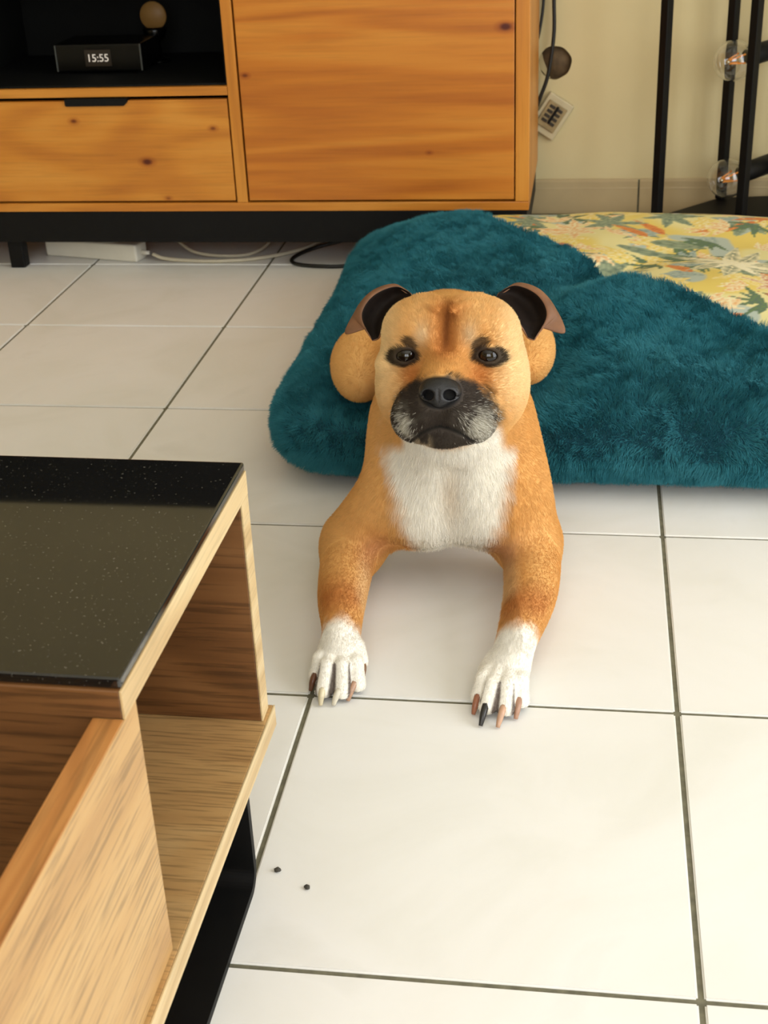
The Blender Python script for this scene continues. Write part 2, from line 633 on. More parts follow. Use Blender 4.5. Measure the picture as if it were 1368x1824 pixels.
cbox('bottom_board', CX0, CX1, CF, CB, 0.130, 0.148, M_PINE_H)
cbox('top_board', CX0, CX1, CF, CB, CZT - .02, CZT, M_PINE_H)
cbox('side_panel', CX1 - .028, CX1, CF, CB, 0.1485, CZT - .0205, M_PINE_V)
cbox('side_panel', CX0, CX0 + .028, CF, CB, 0.1485, CZT - .0205, M_PINE_V)
cbox('partition', -.045, -.0225, CF, CB - .01, 0.1485, CZT - .0205, M_PINE_V)
cbox('partition', -.660, -.6375, CF, CB - .01, 0.1485, CZT - .0205, M_PINE_V)
cbox('back_panel', CX0 + .03, CX1 - .03, CB - .008, CB - .002, 0.149, CZT - .021, M_BLACK_MATT)
cbox('shelf_board', -.637, -.0455, CF, CB - .012, 0.369, 0.387, M_PINE_H)
door = cbox('door', -.0185, CX1 - .0305, CF + .001, CF + .019, 0.1525, CZT - .0235, M_PINE_DOOR)
door2 = cbox('door', CX0 + .0305, -.6645, CF + .001, CF + .019, 0.1525, CZT - .0235, M_PINE_DOOR)
drawer = cbox('drawer', -.6345, -.0485, CF + .001, CF + .019, 0.1525, 0.3615, M_PINE_DRAWER)
cbox('drawer_box', -.62, -.06, CF + .02, CB - .03, 0.156, 0.34, M_BLACK_MATT)


def tab_handle(x0, x1, z, parent):
    poly = [(x0, z + .003), (x0, z - .010), (x0 + .002, z - .012), (x1 - .008, z - .012), (x1, z - .004), (x1, z + .003)]
    o = prism('handle', poly, CF - .006, CF + .012, M_BLACK, None, 0.0008)
    o.parent = parent
    return o


tab_handle(-.393, -.258, 0.364, drawer)
# niche lined in black
cbox('niche_lining', -.6372, -.0455, CF + .012, CB - .02, 0.3872, 0.3915, M_BLACK_MATT, bevel=0.0005)
cbox('niche_lining', -.0505, -.0455, CF + .012, CB - .02, 0.392, CZT - .0255, M_BLACK_MATT, bevel=0.0005)
cbox('niche_lining', -.6372, -.6322, CF + .012, CB - .02, 0.392, CZT - .0255, M_BLACK_MATT, bevel=0.0005)
cbox('niche_lining', -.6372, -.0455, CF + .012, CB - .02, CZT - .025, CZT - .0205, M_BLACK_MATT, bevel=0.0005)
# plinth frame and legs
cbox('plinth', CX0 + .004, CX1 - .004, CF + .003, CF + .028, 0.062, 0.1295, M_BLACK)
cbox('plinth', CX0 + .004, CX1 - .004, CB - .03, CB - .005, 0.062, 0.1295, M_BLACK)
cbox('plinth', CX1 - .03, CX1 - .004, CF + .0285, CB - .0305, 0.062, 0.1295, M_BLACK)
cbox('plinth', CX0 + .004, CX0 + .03, CF + .0285, CB - .0305, 0.062, 0.1295, M_BLACK)
for lx in (-1.23, -.58, .515):
    for ly in (CF + .015, CB - .045):
        cbox('leg', lx, lx + .034, ly, ly + .03, 0.0, 0.0618, M_BLACK, bevel=0.003)

# clock radio in the niche
NZ = 0.3917
M_GLOSS_BLACK = simple('gloss_black', (5, 5, 5), 0.25, var=0.1, spec=0.25)
box_l = tag(empty('clock_box', (-.361, 2.12, NZ)), 'small black box with a lit clock display inside the cabinet niche', 'clock')
box('body', -.098, 0.098, -.02, .11, 0.004, 0.062, M_GLOSS_BLACK, box_l, 0.004)
for sx in (-.096, .093):
    box('corner_strip', sx, sx + .003, -.0215, -.018, 0.006, 0.060, simple('grey_strip', (70, 72, 68), 0.4), box_l, 0.0006)
for sx in (-.085, .085):
    lathe('rubber_foot', [(0.006, 0), (0.006, 0.0045)], M_BLACK, box_l, 16, Matrix.Translation((sx, .0, 0)))
m_, nt_, b_ = material('display_dim')
b_.inputs['Base Color'].default_value = lin4((22, 18, 14))
b_.inputs['Emission Color'].default_value = lin4((60, 44, 32))
b_.inputs['Emission Strength'].default_value = 0.12
b_.inputs['Roughness'].default_value = 0.3
dsp = box('display', -.030, .028, -.0208, -.0195, 0.016, 0.050, m_, box_l, 0.0003)
m_, nt_, b_ = material('display_digits')
b_.inputs['Base Color'].default_value = lin4((210, 205, 195))
b_.inputs['Emission Color'].default_value = lin4((215, 200, 185))
b_.inputs['Emission Strength'].default_value = 0.42
text_mesh('clock_digits', '15:55', 0.0225, m_, dsp, Matrix.Translation((-.001, -.0213, 0.0325)) @ Matrix.Rotation(math.radians(90), 4, 'X'))

# round amber disc on a small black stand
disc = tag(empty('disc_stand', (-.276, 2.27, NZ)), 'round amber disc on a black stand behind the clock box', 'ornament')
M_AMBER = simple('amber_disc', (150, 112, 60), 0.5, var=0.08)
lathe('disc', [(0.001, -.004), (0.029, -.004), (0.0305, 0.0), (0.029, .004), (0.001, .004)], M_AMBER, disc, 40,
      Matrix.Translation((0, -.02, 0.098)) @ Matrix.Rotation(math.radians(90), 4, 'X'))
lathe('stand', [(0.03, 0), (0.03, .004), (0.012, .01), (0.009, .042), (0.02, .05), (0.027, .070), (0.022, .075), (0.001, .064)], M_GLOSS_BLACK, disc, 32,
      Matrix.Translation((0, -.02, 0)))

# television standing on the cabinet (seen as the dark reflection in the table glass)
tv = tag(empty('television', (-.34, 2.22, CZT)), 'wide black television standing on the pine cabinet', 'television')
box('screen', -.72, .72, -.022, -.0185, 0.075, 0.845, M_GLOSS_BLACK, tv, 0.001)
box('housing', -.728, .728, -.018, .03, 0.067, 0.853, M_BLACK, tv, 0.006)
for sx in (-.42, .38):
    box('foot', sx, sx + .04, -.12, .12, 0.0, 0.012, M_BLACK, tv, 0.004)
    box('foot_post', sx + .012, sx + .028, -.01, .012, 0.0125, 0.0665, M_BLACK, tv, 0.002)

# ------------------------------------------------------------------ things under the cabinet
ps = tag(empty('power_strip', (-.40, 2.056, 0), math.radians(-13)), 'white power strip lying on the tiles under the cabinet', 'power strip')
box('body', -.13, .108, -.024, .024, 0.0006, 0.040, M_WHITE_PL, ps, 0.005, 3)
for k in range(3):
    lathe('socket', [(0.019, 0.0), (0.019, .0015), (0.017, .002), (0.0165, .0006), (0.001, .0006)], simple('socket_white', (200, 195, 180), 0.5), ps, 28,
          Matrix.Translation((-.085 + .06 * k, 0, 0.0402)))
lathe('cord_sleeve', [(0.006, 0), (0.005, .012), (0.0045, .02)], M_WHITE_PL, ps, 16, Matrix.Translation((.1075, 0, .018)) @ Matrix.Rotation(math.radians(90), 4, 'Y'))
M_WCABLE = simple('white_cable', (206, 196, 172), 0.5)
tag(tube('white_cable', [(-.268, 2.026, .016), (-.245, 2.022, .008), (-.20, 2.016, .005), (-.12, 2.01, .0045), (-.03, 2.03, .005), (.05, 2.09, .006), (.10, 2.18, .008)], 0.0042, M_WCABLE),
    'white cable running from the end of the power strip along the tiles', 'cable')
tag(tube('white_cable', [(-.27, 2.14, .05), (-.235, 2.10, .030), (-.18, 2.055, .012), (-.11, 2.045, .006), (-.05, 2.065, .006), (-.02, 2.12, .02), (-.02, 2.20, .05)], 0.0036, M_WCABLE),
    'white cable hanging in a loop behind the cabinet plinth', 'cable')
tag(tube('black_cable', [(.17, 2.10, .03), (.09, 2.09, .012), (.05, 2.04, .005), (.06, 1.995, .0045), (.12, 1.975, .0045), (.19, 1.985, .0045), (.26, 2.06, .006)], 0.0042, M_CABLE),
    'black cable looped on the tiles under the cabinet', 'cable')

# ------------------------------------------------------------------ wall cables and loose socket plate
tag(tube('black_cable', [(.574, 2.402, .72), (.576, 2.404, .56), (.577, 2.405, .484), (.570, 2.404, .425), (.560, 2.402, .385), (.545, 2.408, .36), (.52, 2.4085, .33)], 0.0034, M_CABLE),
    'thin black cable curling behind the cabinet edge above the wall hole', 'cable')
tag(tube('black_cable', [(.592, 2.400, .75), (.598, 2.400, .56), (.600, 2.400, .483), (.601, 2.399, .41), (.590, 2.397, .327), (.574, 2.397, .278), (.557, 2.401, .238), (.53, 2.4085, .20)], 0.0044, M_CABLE),
    'black cable hanging down the wall across the round hole', 'cable')
sp = empty('socket_plate', (0.598, Y1 - .0005, 0.229))
sp.rotation_euler = (0, math.radians(33), 0)
tag(sp, 'loose tilted wall socket plate hanging below the round hole', 'socket')
M_PLATE = simple('old_plate', (196, 184, 148), 0.5, var=0.08)
M_PLATE2 = simple('plate_inner', (150, 132, 92), 0.6, var=0.2, scale=80)
box('back_box', -.033, .033, -.016, 0, -.046, .046, M_PLATE, sp, 0.004, 3)
ip = box('terminal_block', -.024, .024, -.0205, -.0162, -.03, .032, M_PLATE2, sp, 0.002)
for r in range(2):
    for c in range(4):
        zz = -.013 + c * .0115
        box('terminal_slot', -.017 + r * .019, -.003 + r * .019, -.0225, -.0206, zz - .004, zz + .003, simple('slot_dark', (46, 38, 26), 0.6), sp, 0.0008)
box('terminal_bar', -.0015, .0015 + .003, -.0235, -.0226, -.016, .028, M_BLACK, sp, 0.0005)

# ------------------------------------------------------------------ black lamp frame with clear bulbs
lp = tag(empty('floor_lamp', (1.02, 2.27, 0)), 'black metal frame lamp with clear globe bulbs beside the patterned cushion', 'lamp')


def rel(x, y, z):
    return (x - 1.02, y - 2.27, z)


def post(x, y, z0, z1, w=0.019):
    a, b, _ = rel(x, y, 0)
    o = box('post', -w / 2, w / 2, -w / 2, w / 2, z0, z1, M_BLACK, lp, 0.0015)
    o.location = (a, b, 0)
    o.rotation_euler = (0, 0, math.radians(48))
    return o


PA, PB, PC, PD = (.838, 2.195), (.988, 2.355), (1.016, 2.165), (1.105, 2.33)
for q in (PA, PB, PC, PD):
    post(q[0], q[1], 0.05, 1.62)
bpoly = [(PA[0] - 1.02 - .012, PA[1] - 2.27 - .002), (PA[0] - 1.02 + .004, PA[1] - 2.27 - .016), (.30, -.20), (.34, .0), (.20, .125), (PB[0] - 1.02 - .002, PB[1] - 2.27 + .012)]
prism('base_plate', bpoly, 0.0, 0.049, M_BLACK, lp, 0.002, 'xy')
m_glass, nt_, b_ = material('clear_glass')
b_.inputs['Base Color'].default_value = (1, 1, 1, 1)
b_.inputs['Roughness'].default_value = 0.0
b_.inputs['Transmission Weight'].default_value = 1.0
b_.inputs['IOR'].default_value = 1.45
M_FIL = simple('amber_filament', (255, 156, 56), 0.6)
M_STEEL = simple('steel', (200, 190, 170), 0.25, metallic=1.0)
e1 = Vector((.70, .71, .06)).normalized()   # arm direction, away from the bulb
for (bx, by, bz) in ((.985, 2.25, .371), (.989, 2.25, .121)):
    c = Vector(rel(bx, by, bz))
    q = e1.to_track_quat('Z', 'Y').to_matrix().to_4x4()
    M4 = Matrix.Translation(c) @ q
    R = 0.0425
    prof = [(0.0008, -R)] + [(R * math.sin(a), -R * math.cos(a)) for a in np.linspace(0.15, 2.55, 16)] + [(0.018, .044), (0.0145, .052), (0.0008, .052)]
    prof = prof[:-1] + [(0.0137, .052), (0.0172, .0435)] + [((R - .0009) * math.sin(a), -(R - .0009) * math.cos(a)) for a in np.linspace(2.55, 0.15, 16)] + [(0.0008, -R + .0009)]
    bulb = lathe('bulb', prof, m_glass, lp, 32, M4)
    for k in range(4):
        a = math.pi / 4 + k * math.pi / 2
        tube('filament', [tuple(M4 @ Vector((.004 * math.cos(a), .004 * math.sin(a), -.018))), tuple(M4 @ Vector((.013 * math.cos(a), .013 * math.sin(a), .026)))], 0.0019, M_FIL, bulb, 8, 2)
    lathe('filament_tip', [(0.0006, -.0225), (0.0045, -.021), (0.005, -.017), (0.002, -.015)], M_STEEL, bulb, 16, M4)
    lathe('socket', [(0.016, .0535), (0.019, .056), (0.0215, .06), (0.0215, .17), (0.001, .17)], M_BLACK, lp, 28, M4)

# ------------------------------------------------------------------ coffee table
TB = tag(empty('coffee_table', (0.410, 0.182, 0), math.radians(-0.8)), 'oak coffee table with black glass top and open end compartment', 'table')
OK_ = dict(light=(202, 168, 116), mid=(186, 146, 92), dark=(154, 112, 66), rough=0.45, pores=0.36, pore_scale=400, contrast=0.40, streak=0.42)
M_OAK_X = wood('oak_along_length', axis=0, band=9, along=1.2, **OK_)
M_OAK_Y = wood('oak_along_end', axis=1, band=9, along=1.2, seed=2.7, **OK_)
M_OAK_EDGE = wood('oak_edge_band', light=(216, 192, 146), mid=(204, 176, 128), dark=(184, 152, 104), axis=1, band=12, along=0.8, pores=0.16, pore_scale=320, seed=6.0)
M_OAK_SHADED = wood('oak_shaded_panel', light=(140, 98, 58), mid=(118, 78, 42), dark=(84, 52, 26), axis=0, band=8, along=1.4, pores=0.4, pore_scale=260, seed=4.4, contrast=0.6)  # darker copy of the oak: shade of near and inner faces put into colour
m_tg, nt_, b_ = material('black_glass')
tcn = nd(nt_, 'ShaderNodeTexCoord')
nz_ = nd(nt_, 'ShaderNodeTexNoise')
nz_.inputs['Scale'].default_value = 420
nz_.inputs['Detail'].default_value = 2
nt_.links.new(tcn.outputs['Object'], nz_.inputs['Vector'])
rr_ = ramp(nt_, [(0.675, (0.006, 0.006, 0.006, 1)), (0.74, (0.13, 0.12, 0.10, 1))])
nt_.links.new(nz_.outputs['Fac'], rr_.inputs[0])
nt_.links.new(rr_.outputs[0], b_.inputs['Base Color'])
b_.inputs['Roughness'].default_value = 0.03
b_.inputs['IOR'].default_value = 1.75
TL, TN = -.95, -.325     # length to the left, near edge of the glass half
ZG = 0.390
box('glass_top', TL, 0.0, TN, -.002, ZG - .008, ZG, m_tg, TB, 0.0018, 3)
tbd = box('top_board', TL, -.0012, TN - .002, -.001, ZG - .030, ZG - .0083, M_OAK_SHADED, TB, 0.0008)
box('edge_band', -.0011, 0.0006, TN - .002, -.001, ZG - .030, ZG - .0083, M_OAK_EDGE, tbd, 0.0003)
ZS = 0.138
fp = box('far_panel', TL, -.0012, -.0225, -.0015, ZS + .0005, ZG - .0303, M_OAK_SHADED, TB, 0.0008)
box('edge_band', -.0011, 0.0006, -.0225, -.0015, ZS + .0005, ZG - .0303, M_OAK_EDGE, fp, 0.0003)
sb = box('shelf_board', TL, .0035, -.72, .0045, ZS - .022, ZS, M_OAK_X, TB, 0.0008)
box('edge_band', .0036, .0052, -.72, .0045, ZS - .022, ZS, M_OAK_EDGE, sb, 0.0003)
box('divider_panel', TL, -.0215, TN - .0, TN + .02, ZS + .0005, ZG - .0303, M_OAK_SHADED, TB, 0.0008)
s_end = box('end_panel', -.021, 0.0, -.70, TN + .0215, ZS + .0005, ZG - .0303, M_OAK_Y, TB, 0.0008)
M_OAK_TOP = wood('oak_top_edge', light=(196, 138, 76), mid=(178, 118, 60), dark=(140, 86, 38), axis=1, band=22, along=1.2, pores=0.3, pore_scale=200, seed=8.0, contrast=0.6)
box('edge_band', -.021, -.0004, -.70, TN - .003, ZG - .0302, ZG - .0292, M_OAK_TOP, s_end, 0.0003)
box('near_panel', TL, -.0215, -.70, -.68, ZS + .0005, ZG - .0303, M_OAK_SHADED, TB, 0.0008)
box('compartment_back', -.42, -.40, TN + .0205, -.023, ZS + .0005, ZG - .0305, M_OAK_SHADED, TB, 0.0008)
for xa in (-.115, -.90):
    # flat steel loop leg: two uprights joined by a rounded foot bar
    ya, yb, th, zt, rc = -.630, -.080, .0075, ZS - .0222, .022
    outer, inner = [(yb, zt)], [(yb - th, zt)]
    for k in range(9):
        a = math.radians(-90 * k / 8)
        outer.append((yb - rc + rc * math.cos(a), rc + rc * math.sin(a)))
        inner.append((yb - rc + (rc - th) * math.cos(a), rc + (rc - th) * math.sin(a)))
    for k in range(9):
        a = math.radians(-90 - 90 * k / 8)
        outer.append((ya + rc + rc * math.cos(a), rc + rc * math.sin(a)))
        inner.append((ya + rc + (rc - th) * math.cos(a), rc + (rc - th) * math.sin(a)))
    outer.append((ya, zt))
    inner.append((ya + th, zt))
    x0_, x1_ = xa, xa + .113
    V, F = [], []
    n_ = len(outer)
    for (yy, zz) in outer: V.append((x0_, yy, zz))
    for (yy, zz) in outer: V.append((x1_, yy, zz))
    for (yy, zz) in inner: V.append((x0_, yy, zz))
    for (yy, zz) in inner: V.append((x1_, yy, zz))
    for k in range(n_ - 1):
        F.append((k, k + 1, n_ + k + 1, n_ + k))
        F.append((2 * n_ + k + 1, 2 * n_ + k, 3 * n_ + k, 3 * n_ + k + 1))
        F.append((n_ + k, n_ + k + 1, 3 * n_ + k + 1, 3 * n_ + k))
        F.append((k + 1, k, 2 * n_ + k, 2 * n_ + k + 1))
    F.append((0, n_, 3 * n_, 2 * n_))
    F.append((n_ - 1, 3 * n_ - 1, 4 * n_ - 1, 2 * n_ - 1))
    lg = pydata('leg', V, F, M_BLACK, TB)
    bmx = bmesh.new()
    bmx.from_mesh(lg.data)
    bmesh.ops.recalc_face_normals(bmx, faces=bmx.faces[:])
    bmx.to_mesh(lg.data)
    bmx.free()

# crumbs on the tile
M_CRUMB = simple('crumb', (70, 66, 58), 0.9)
for nm, cx_, cy_, rr2, lab in (('crumb', .422, .117, .0032, 'wispy grey crumb of fluff on the tile beside the table leg'), ('crumb', .454, .097, .0028, 'small round dark crumb on the white tile')):
    bm = bmesh.new()
    bmesh.ops.create_icosphere(bm, subdivisions=2, radius=rr2)
    for v in bm.verts:
        v.co *= 1 + 0.5 * (random.random() - .5)
        v.co.z = v.co.z * .5 + rr2 * .5
    me = bpy.data.meshes.new('crumb')
    bm.to_mesh(me)
    bm.free()
    o = link_mesh('crumb', me, M_CRUMB, None, True)
    o.location = (cx_, cy_, 0.0002)
    o.rotation_euler = (0, 0, random.random() * 6)
    tag(o, lab, 'crumb')

# ------------------------------------------------------------------ dog frame (x across, y towards the tail, z up)
DOG_O = np.array([.525, .60, 0.0])
DOG_A = math.radians(6.5)
_ca, _sa = math.cos(DOG_A), math.sin(DOG_A)


def to_dog(P):
    d = P - DOG_O
    return np.stack([d[:, 0] * _ca + d[:, 1] * _sa, -d[:, 0] * _sa + d[:, 1] * _ca, d[:, 2]], 1)


# ------------------------------------------------------------------ floor cushion
CC = np.array([.722, 1.397])
CH = np.array([.50, .515])
SEAM_X = [-1.0, .30, .49, .62, .735, .83, .968, 1.10, 1.40]
SEAM_Y = [3.0, 1.99, 1.745, 1.57, 1.385, 1.30, 1.16, 1.04, .78]


def cushion_top(u, v):
    """u, v in -1..1 -> world xyz of the upper skin"""
    # corners a little drawn out, sides slightly bowed
    x = CC[0] + CH[0] * u * (1 - .035 * (1 - v * v))
    y = CC[1] + CH[1] * v * (1 - .02 * (1 - u * u))
    # rounded corners
    k = np.clip((np.abs(u) ** 6 + np.abs(v) ** 6 - 1), 0, 1)
    x = x - .045 * k * np.sign(u)
    y = y - .045 * k * np.sign(v)
    gq = ((1 - np.abs(u) ** 3.6) * (1 - np.abs(v) ** 3.6))
    gq = np.clip(gq, 0, 1) ** 0.40
    P = np.stack([x, y, np.zeros_like(x)], 1)
    lump = (vnoise(P, 4.5) - .5) * .030 + (vnoise(P + 7, 11) - .5) * .009
    h = .066 + (.170 - .066) * gq + lump * gq
    # fold between the two mounds beside the dog
    dx, dy = x - .70, y - 1.375
    al = dx * .62 + dy * .785
    ac = -dx * .785 + dy * .62
    h = h - .028 * np.exp(-(ac / .035) ** 2) * np.exp(-((al) / .13) ** 2) * gq
    h = h + .006 * np.exp(-(((x - .88) / .16) ** 2 + ((y - 1.25) / .13) ** 2))
    h = h + .026 * np.exp(-(((x - .85) / .34) ** 2 + ((y - 1.80) / .10) ** 2))
    h = h + .016 * np.exp(-(((x - .42) / .16) ** 2 + ((y - 1.72) / .12) ** 2))
    # hollow pressed in by the dog
    D = to_dog(np.stack([x, y, h], 1))
    e = ((D[:, 0] - .012) / .185) ** 2 + ((D[:, 1] - .44) / .24) ** 2
    press = np.exp(-e ** 2 * .9)
    h = h * (1 - press) + np.minimum(h, .098) * press
    return np.stack([x, y, h], 1)


NU = 300
uu = np.sin(np.linspace(-1, 1, NU + 1) * math.pi / 2 * .995) / math.sin(math.pi / 2 * .995)
uu = 0.45 * uu + 0.55 * np.linspace(-1, 1, NU + 1)
U, Vv = np.meshgrid(uu, uu, indexing='xy')
TOP = cushion_top(U.ravel(), Vv.ravel())
idx = np.arange((NU + 1) ** 2).reshape(NU + 1, NU + 1)
QUADS = np.stack([idx[:-1, :-1].ravel(), idx[:-1, 1:].ravel(), idx[1:, 1:].ravel(), idx[1:, :-1].ravel()], 1)
QC = TOP[QUADS].mean(1)
SEAMV = np.interp(QC[:, 0], SEAM_X, SEAM_Y) + (vnoise(QC * [1, 1, 0], 30) - .5) * .012
is_print = QC[:, 1] > SEAMV
rim_q = (np.abs(U.ravel()[QUADS].mean(1)) > .985) | (np.abs(Vv.ravel()[QUADS].mean(1)) > .985)


def sub_mesh(verts, quads):
    used = np.unique(quads)
    remap = np.full(len(verts), -1)
    remap[used] = np.arange(len(used))
    return verts[used], remap[quads]


M_TEAL_BASE = simple('teal_backing', (14, 74, 88), 0.9, var=0.2, scale=60)
cush = tag(empty('floor_cushion', (CC[0], CC[1], 0)), 'big teal plush floor cushion with a tropical print panel under the dog', 'cushion')
SH = np.array([CC[0], CC[1], 0])


def fast_mesh(name, verts, quads, mat, parent, smooth=True):
    me = bpy.data.meshes.new(name)
    n, m = len(verts), len(quads)
    k = quads.shape[1]
    me.vertices.add(n)
    me.vertices.foreach_set('co', np.ascontiguousarray(verts, np.float32).ravel())
    me.loops.add(m * k)
    me.loops.foreach_set('vertex_index', np.ascontiguousarray(quads, np.int32).ravel())
    me.polygons.add(m)
    me.polygons.foreach_set('loop_start', np.arange(0, m * k, k, dtype=np.int32))
    me.update(calc_edges=True)
    me.validate()
    return link_mesh(name, me, mat, parent, smooth)


# plush part: upper skin left of the seam plus the whole underside
NB = 80
ub = np.linspace(-1, 1, NB + 1)
Ub, Vb = np.meshgrid(ub, ub, indexing='xy')
BOT = cushion_top(Ub.ravel(), Vb.ravel())
gb = np.clip((1 - np.abs(Ub.ravel()) ** 5) * (1 - np.abs(Vb.ravel()) ** 5), 0, 1) ** 0.5
BOT[:, 2] = np.minimum(BOT[:, 2], .062 * (1 - np.minimum(1, gb * 1.15)) + 0.004)
ib = np.arange((NB + 1) ** 2).reshape(NB + 1, NB + 1)
QB = np.stack([ib[:-1, :-1].ravel(), ib[1:, :-1].ravel(), ib[1:, 1:].ravel(), ib[:-1, 1:].ravel()], 1)
tv_, tq_ = sub_mesh(TOP - SH, QUADS[~is_print])
plush = fast_mesh('plush_cover', np.vstack([tv_, BOT - SH]), np.vstack([tq_, QB + len(tv_)]), M_TEAL_BASE, cush)

# printed panel with a colour attribute holding the flat tropical print
pv_, pq_ = sub_mesh(TOP - SH, QUADS[is_print])
M_PRINT, nt_, b_ = material('tropical_print')
at_ = nd(nt_, 'ShaderNodeAttribute', attribute_name='print_color')
wv_ = nd(nt_, 'ShaderNodeTexNoise')
wv_.inputs['Scale'].default_value = 900
bp_ = nd(nt_, 'ShaderNodeBump')
bp_.inputs['Strength'].default_value = 0.2
bp_.inputs['Distance'].default_value = 0.0005
nt_.links.new(wv_.outputs['Fac'], bp_.inputs['Height'])
nt_.links.new(bp_.outputs[0], b_.inputs['Normal'])
nt_.links.new(at_.outputs['Color'], b_.inputs['Base Color'])
b_.inputs['Roughness'].default_value = 0.8
panel = fast_mesh('print_panel', pv_, pq_, M_PRINT, cush)


def paint_print(P):
    """tropical print: mustard ground, cream blossoms, grey-green palm leaves, red and orange accents"""
    X = P[:, :2] + SH[:2]
    P3 = np.hstack([X, np.zeros((len(X), 1))])
    n1 = vnoise(P3, 9)
    col = np.outer(1 - sstep(.42, .60, n1), lin((222, 196, 100))) + np.outer(sstep(.42, .60, n1), lin((224, 212, 150)))
    n2 = vnoise(P3 + 3, 14)
    b = sstep(.68, .76, n2)[:, None]
    col = col * (1 - b) + np.array(lin((176, 186, 172))) * b
    rr = np.random.default_rng(5)

    def leaf(cx, cy, ang, ln, wd, c1, c2, bend=0.0):
        d = X - np.array([cx, cy])
        ca, sa = math.cos(ang), math.sin(ang)
        s = (d[:, 0] * ca + d[:, 1] * sa) / ln
        t = -d[:, 0] * sa + d[:, 1] * ca - bend * ln * s * s
        prof = wd * np.sin(np.pi * np.clip(s, 0, 1) ** .75)
        ins = (s > 0) & (s < 1) & (np.abs(t) < prof)
        if not ins.any():
            return
        q = np.abs(t[ins]) / (prof[ins] + 1e-6)
        vein = (np.sin((s[ins] * 26 + q * 3)) * .5 + .5) * .35
        m = np.clip(q * .8 + vein, 0, 1)[:, None]
        m = np.where((q < .10)[:, None], 1.0, m)
        col[ins] = np.array(lin(c1)) * (1 - m) + np.array(lin(c2)) * m

    def fan(cx, cy, a0, n, ln, wd, c1, c2, spread=math.pi * 2):
        for k in range(n):
            a = a0 + spread * k / n + rr.uniform(-.15, .15)
            leaf(cx, cy, a, ln * rr.uniform(.75, 1.15), wd * rr.uniform(.8, 1.2), c1, c2, rr.uniform(-.25, .25))
    G1, G2, BL, CR, YL = (88, 108, 92), (150, 160, 128), (122, 142, 138), (234, 222, 178), (226, 196, 84)
    RD, OR, BRN, GR = (190, 88, 52), (222, 150, 74), (112, 96, 60), (104, 128, 72)
    for k in range(190):
        cx, cy = rr.uniform(.45, 1.22), rr.uniform(1.0, 1.92)
        kind = rr.integers(0, 6)
        if kind == 0: fan(cx, cy, rr.uniform(0, 6), 7, .07, .010, G1, G2)
        elif kind == 1: fan(cx, cy, rr.uniform(0, 6), 6, .055, .013, CR, YL)
        elif kind == 2: fan(cx, cy, rr.uniform(0, 6), 4, .06, .014, BL, (176, 186, 170), math.pi)
        elif kind == 3: fan(cx, cy, rr.uniform(0, 6), 5, .05, .007, OR, CR, math.pi * .8)
        elif kind == 4: leaf(cx, cy, rr.uniform(0, 6), .09, .013, RD, OR, .3)
        else: fan(cx, cy, rr.uniform(0, 6), 6, .06, .006, GR, G1, math.pi)
    # the large palm blossom, pineapple and red-green sprays seen beside the seam
    fan(.935, 1.475, .3, 9, .115, .017, G1, CR)
    fan(.935, 1.475, .6, 7, .075, .010, CR, (240, 232, 200))
    leaf(.74, 1.56, -.35, .11, .018, G1, G2, .2)
    leaf(.80, 1.60, .1, .10, .02, (96, 112, 88), G2, -.2)
    fan(.66, 1.66, .4, 7, .07, .012, OR, CR)
    leaf(.70, 1.84, -.05, .10, .016, RD, OR, .1)
    leaf(.86, 1.80, .1, .10, .022, BRN, (190, 176, 120), .0)
    fan(1.02, 1.28, .9, 9, .07, .011, (92, 118, 70), RD)
    fan(.99, 1.36, 2.0, 6, .06, .010, RD, CR)
    return col


pc_ = paint_print(pv_)
ca_ = panel.data.attributes.new('print_color', 'FLOAT_COLOR', 'POINT')
ca_.data.foreach_set('color', np.ascontiguousarray(np.hstack([pc_, np.ones((len(pc_), 1))]), np.float32).ravel())

# plush pile
M_TEAL_FUR = fur_material('teal_fur', 0.6, 0.2)
NPILE = 360000


def pile_mask(Cn):
    W = Cn + SH
    vis = np.where(W[:, 2] < 0.012, 0.02, 1.0)
    return vis


Pp, Pn, _ = sample_surface(plush.data, NPILE, pile_mask)
Wp = Pp + SH.astype(np.float32)
flow = np.stack([vnoise(Wp, 9) - .5, vnoise(Wp + 11, 9) - .5, np.zeros(NPILE)], 1)
flow = flow * .6 + .55 * np.stack([vnoise(Wp, 120) - .5, vnoise(Wp + 2, 120) - .5, vnoise(Wp + 4, 120) - .5], 1) + 0.7 * np.stack([vnoise(Wp, 38) - .5, vnoise(Wp + 5, 38) - .5, vnoise(Wp + 9, 38) - .5], 1)
ln_ = (0.0095 + .005 * vnoise(Wp, 70) + RNG.normal(0, .0012, NPILE)).astype(np.float32)[:, None]
jit = RNG.normal(0, .16, (NPILE, 3))
dir1 = Pn + .5 * flow + jit * .5
dir2 = Pn * .75 + 1.5 * flow + jit + np.array([-.12, -.30, -.25])
dir1 /= np.linalg.norm(dir1, axis=1)[:, None]
dir2 /= np.linalg.norm(dir2, axis=1)[:, None]
mid_ = Pp + dir1 * ln_ * .55
tip_ = mid_ + dir2 * ln_ * .55
tip_[:, 2] = np.maximum(tip_[:, 2], .001)
shade = vnoise(Wp, 6)[:, None] * .35 + RNG.random((NPILE, 1)) * .25
cA, cB = np.array(lin((40, 118, 132))), np.array(lin((84, 158, 168)))
pcol = cA * (1 - shade) + cB * shade
pile = fur_curves('fur_pile', Pp.astype(np.float32), mid_.astype(np.float32), tip_.astype(np.float32), np.full(NPILE, .00045, np.float32), pcol, M_TEAL_FUR, cush, 4)
tag(pile, 'teal plush pile', kind='stuff')

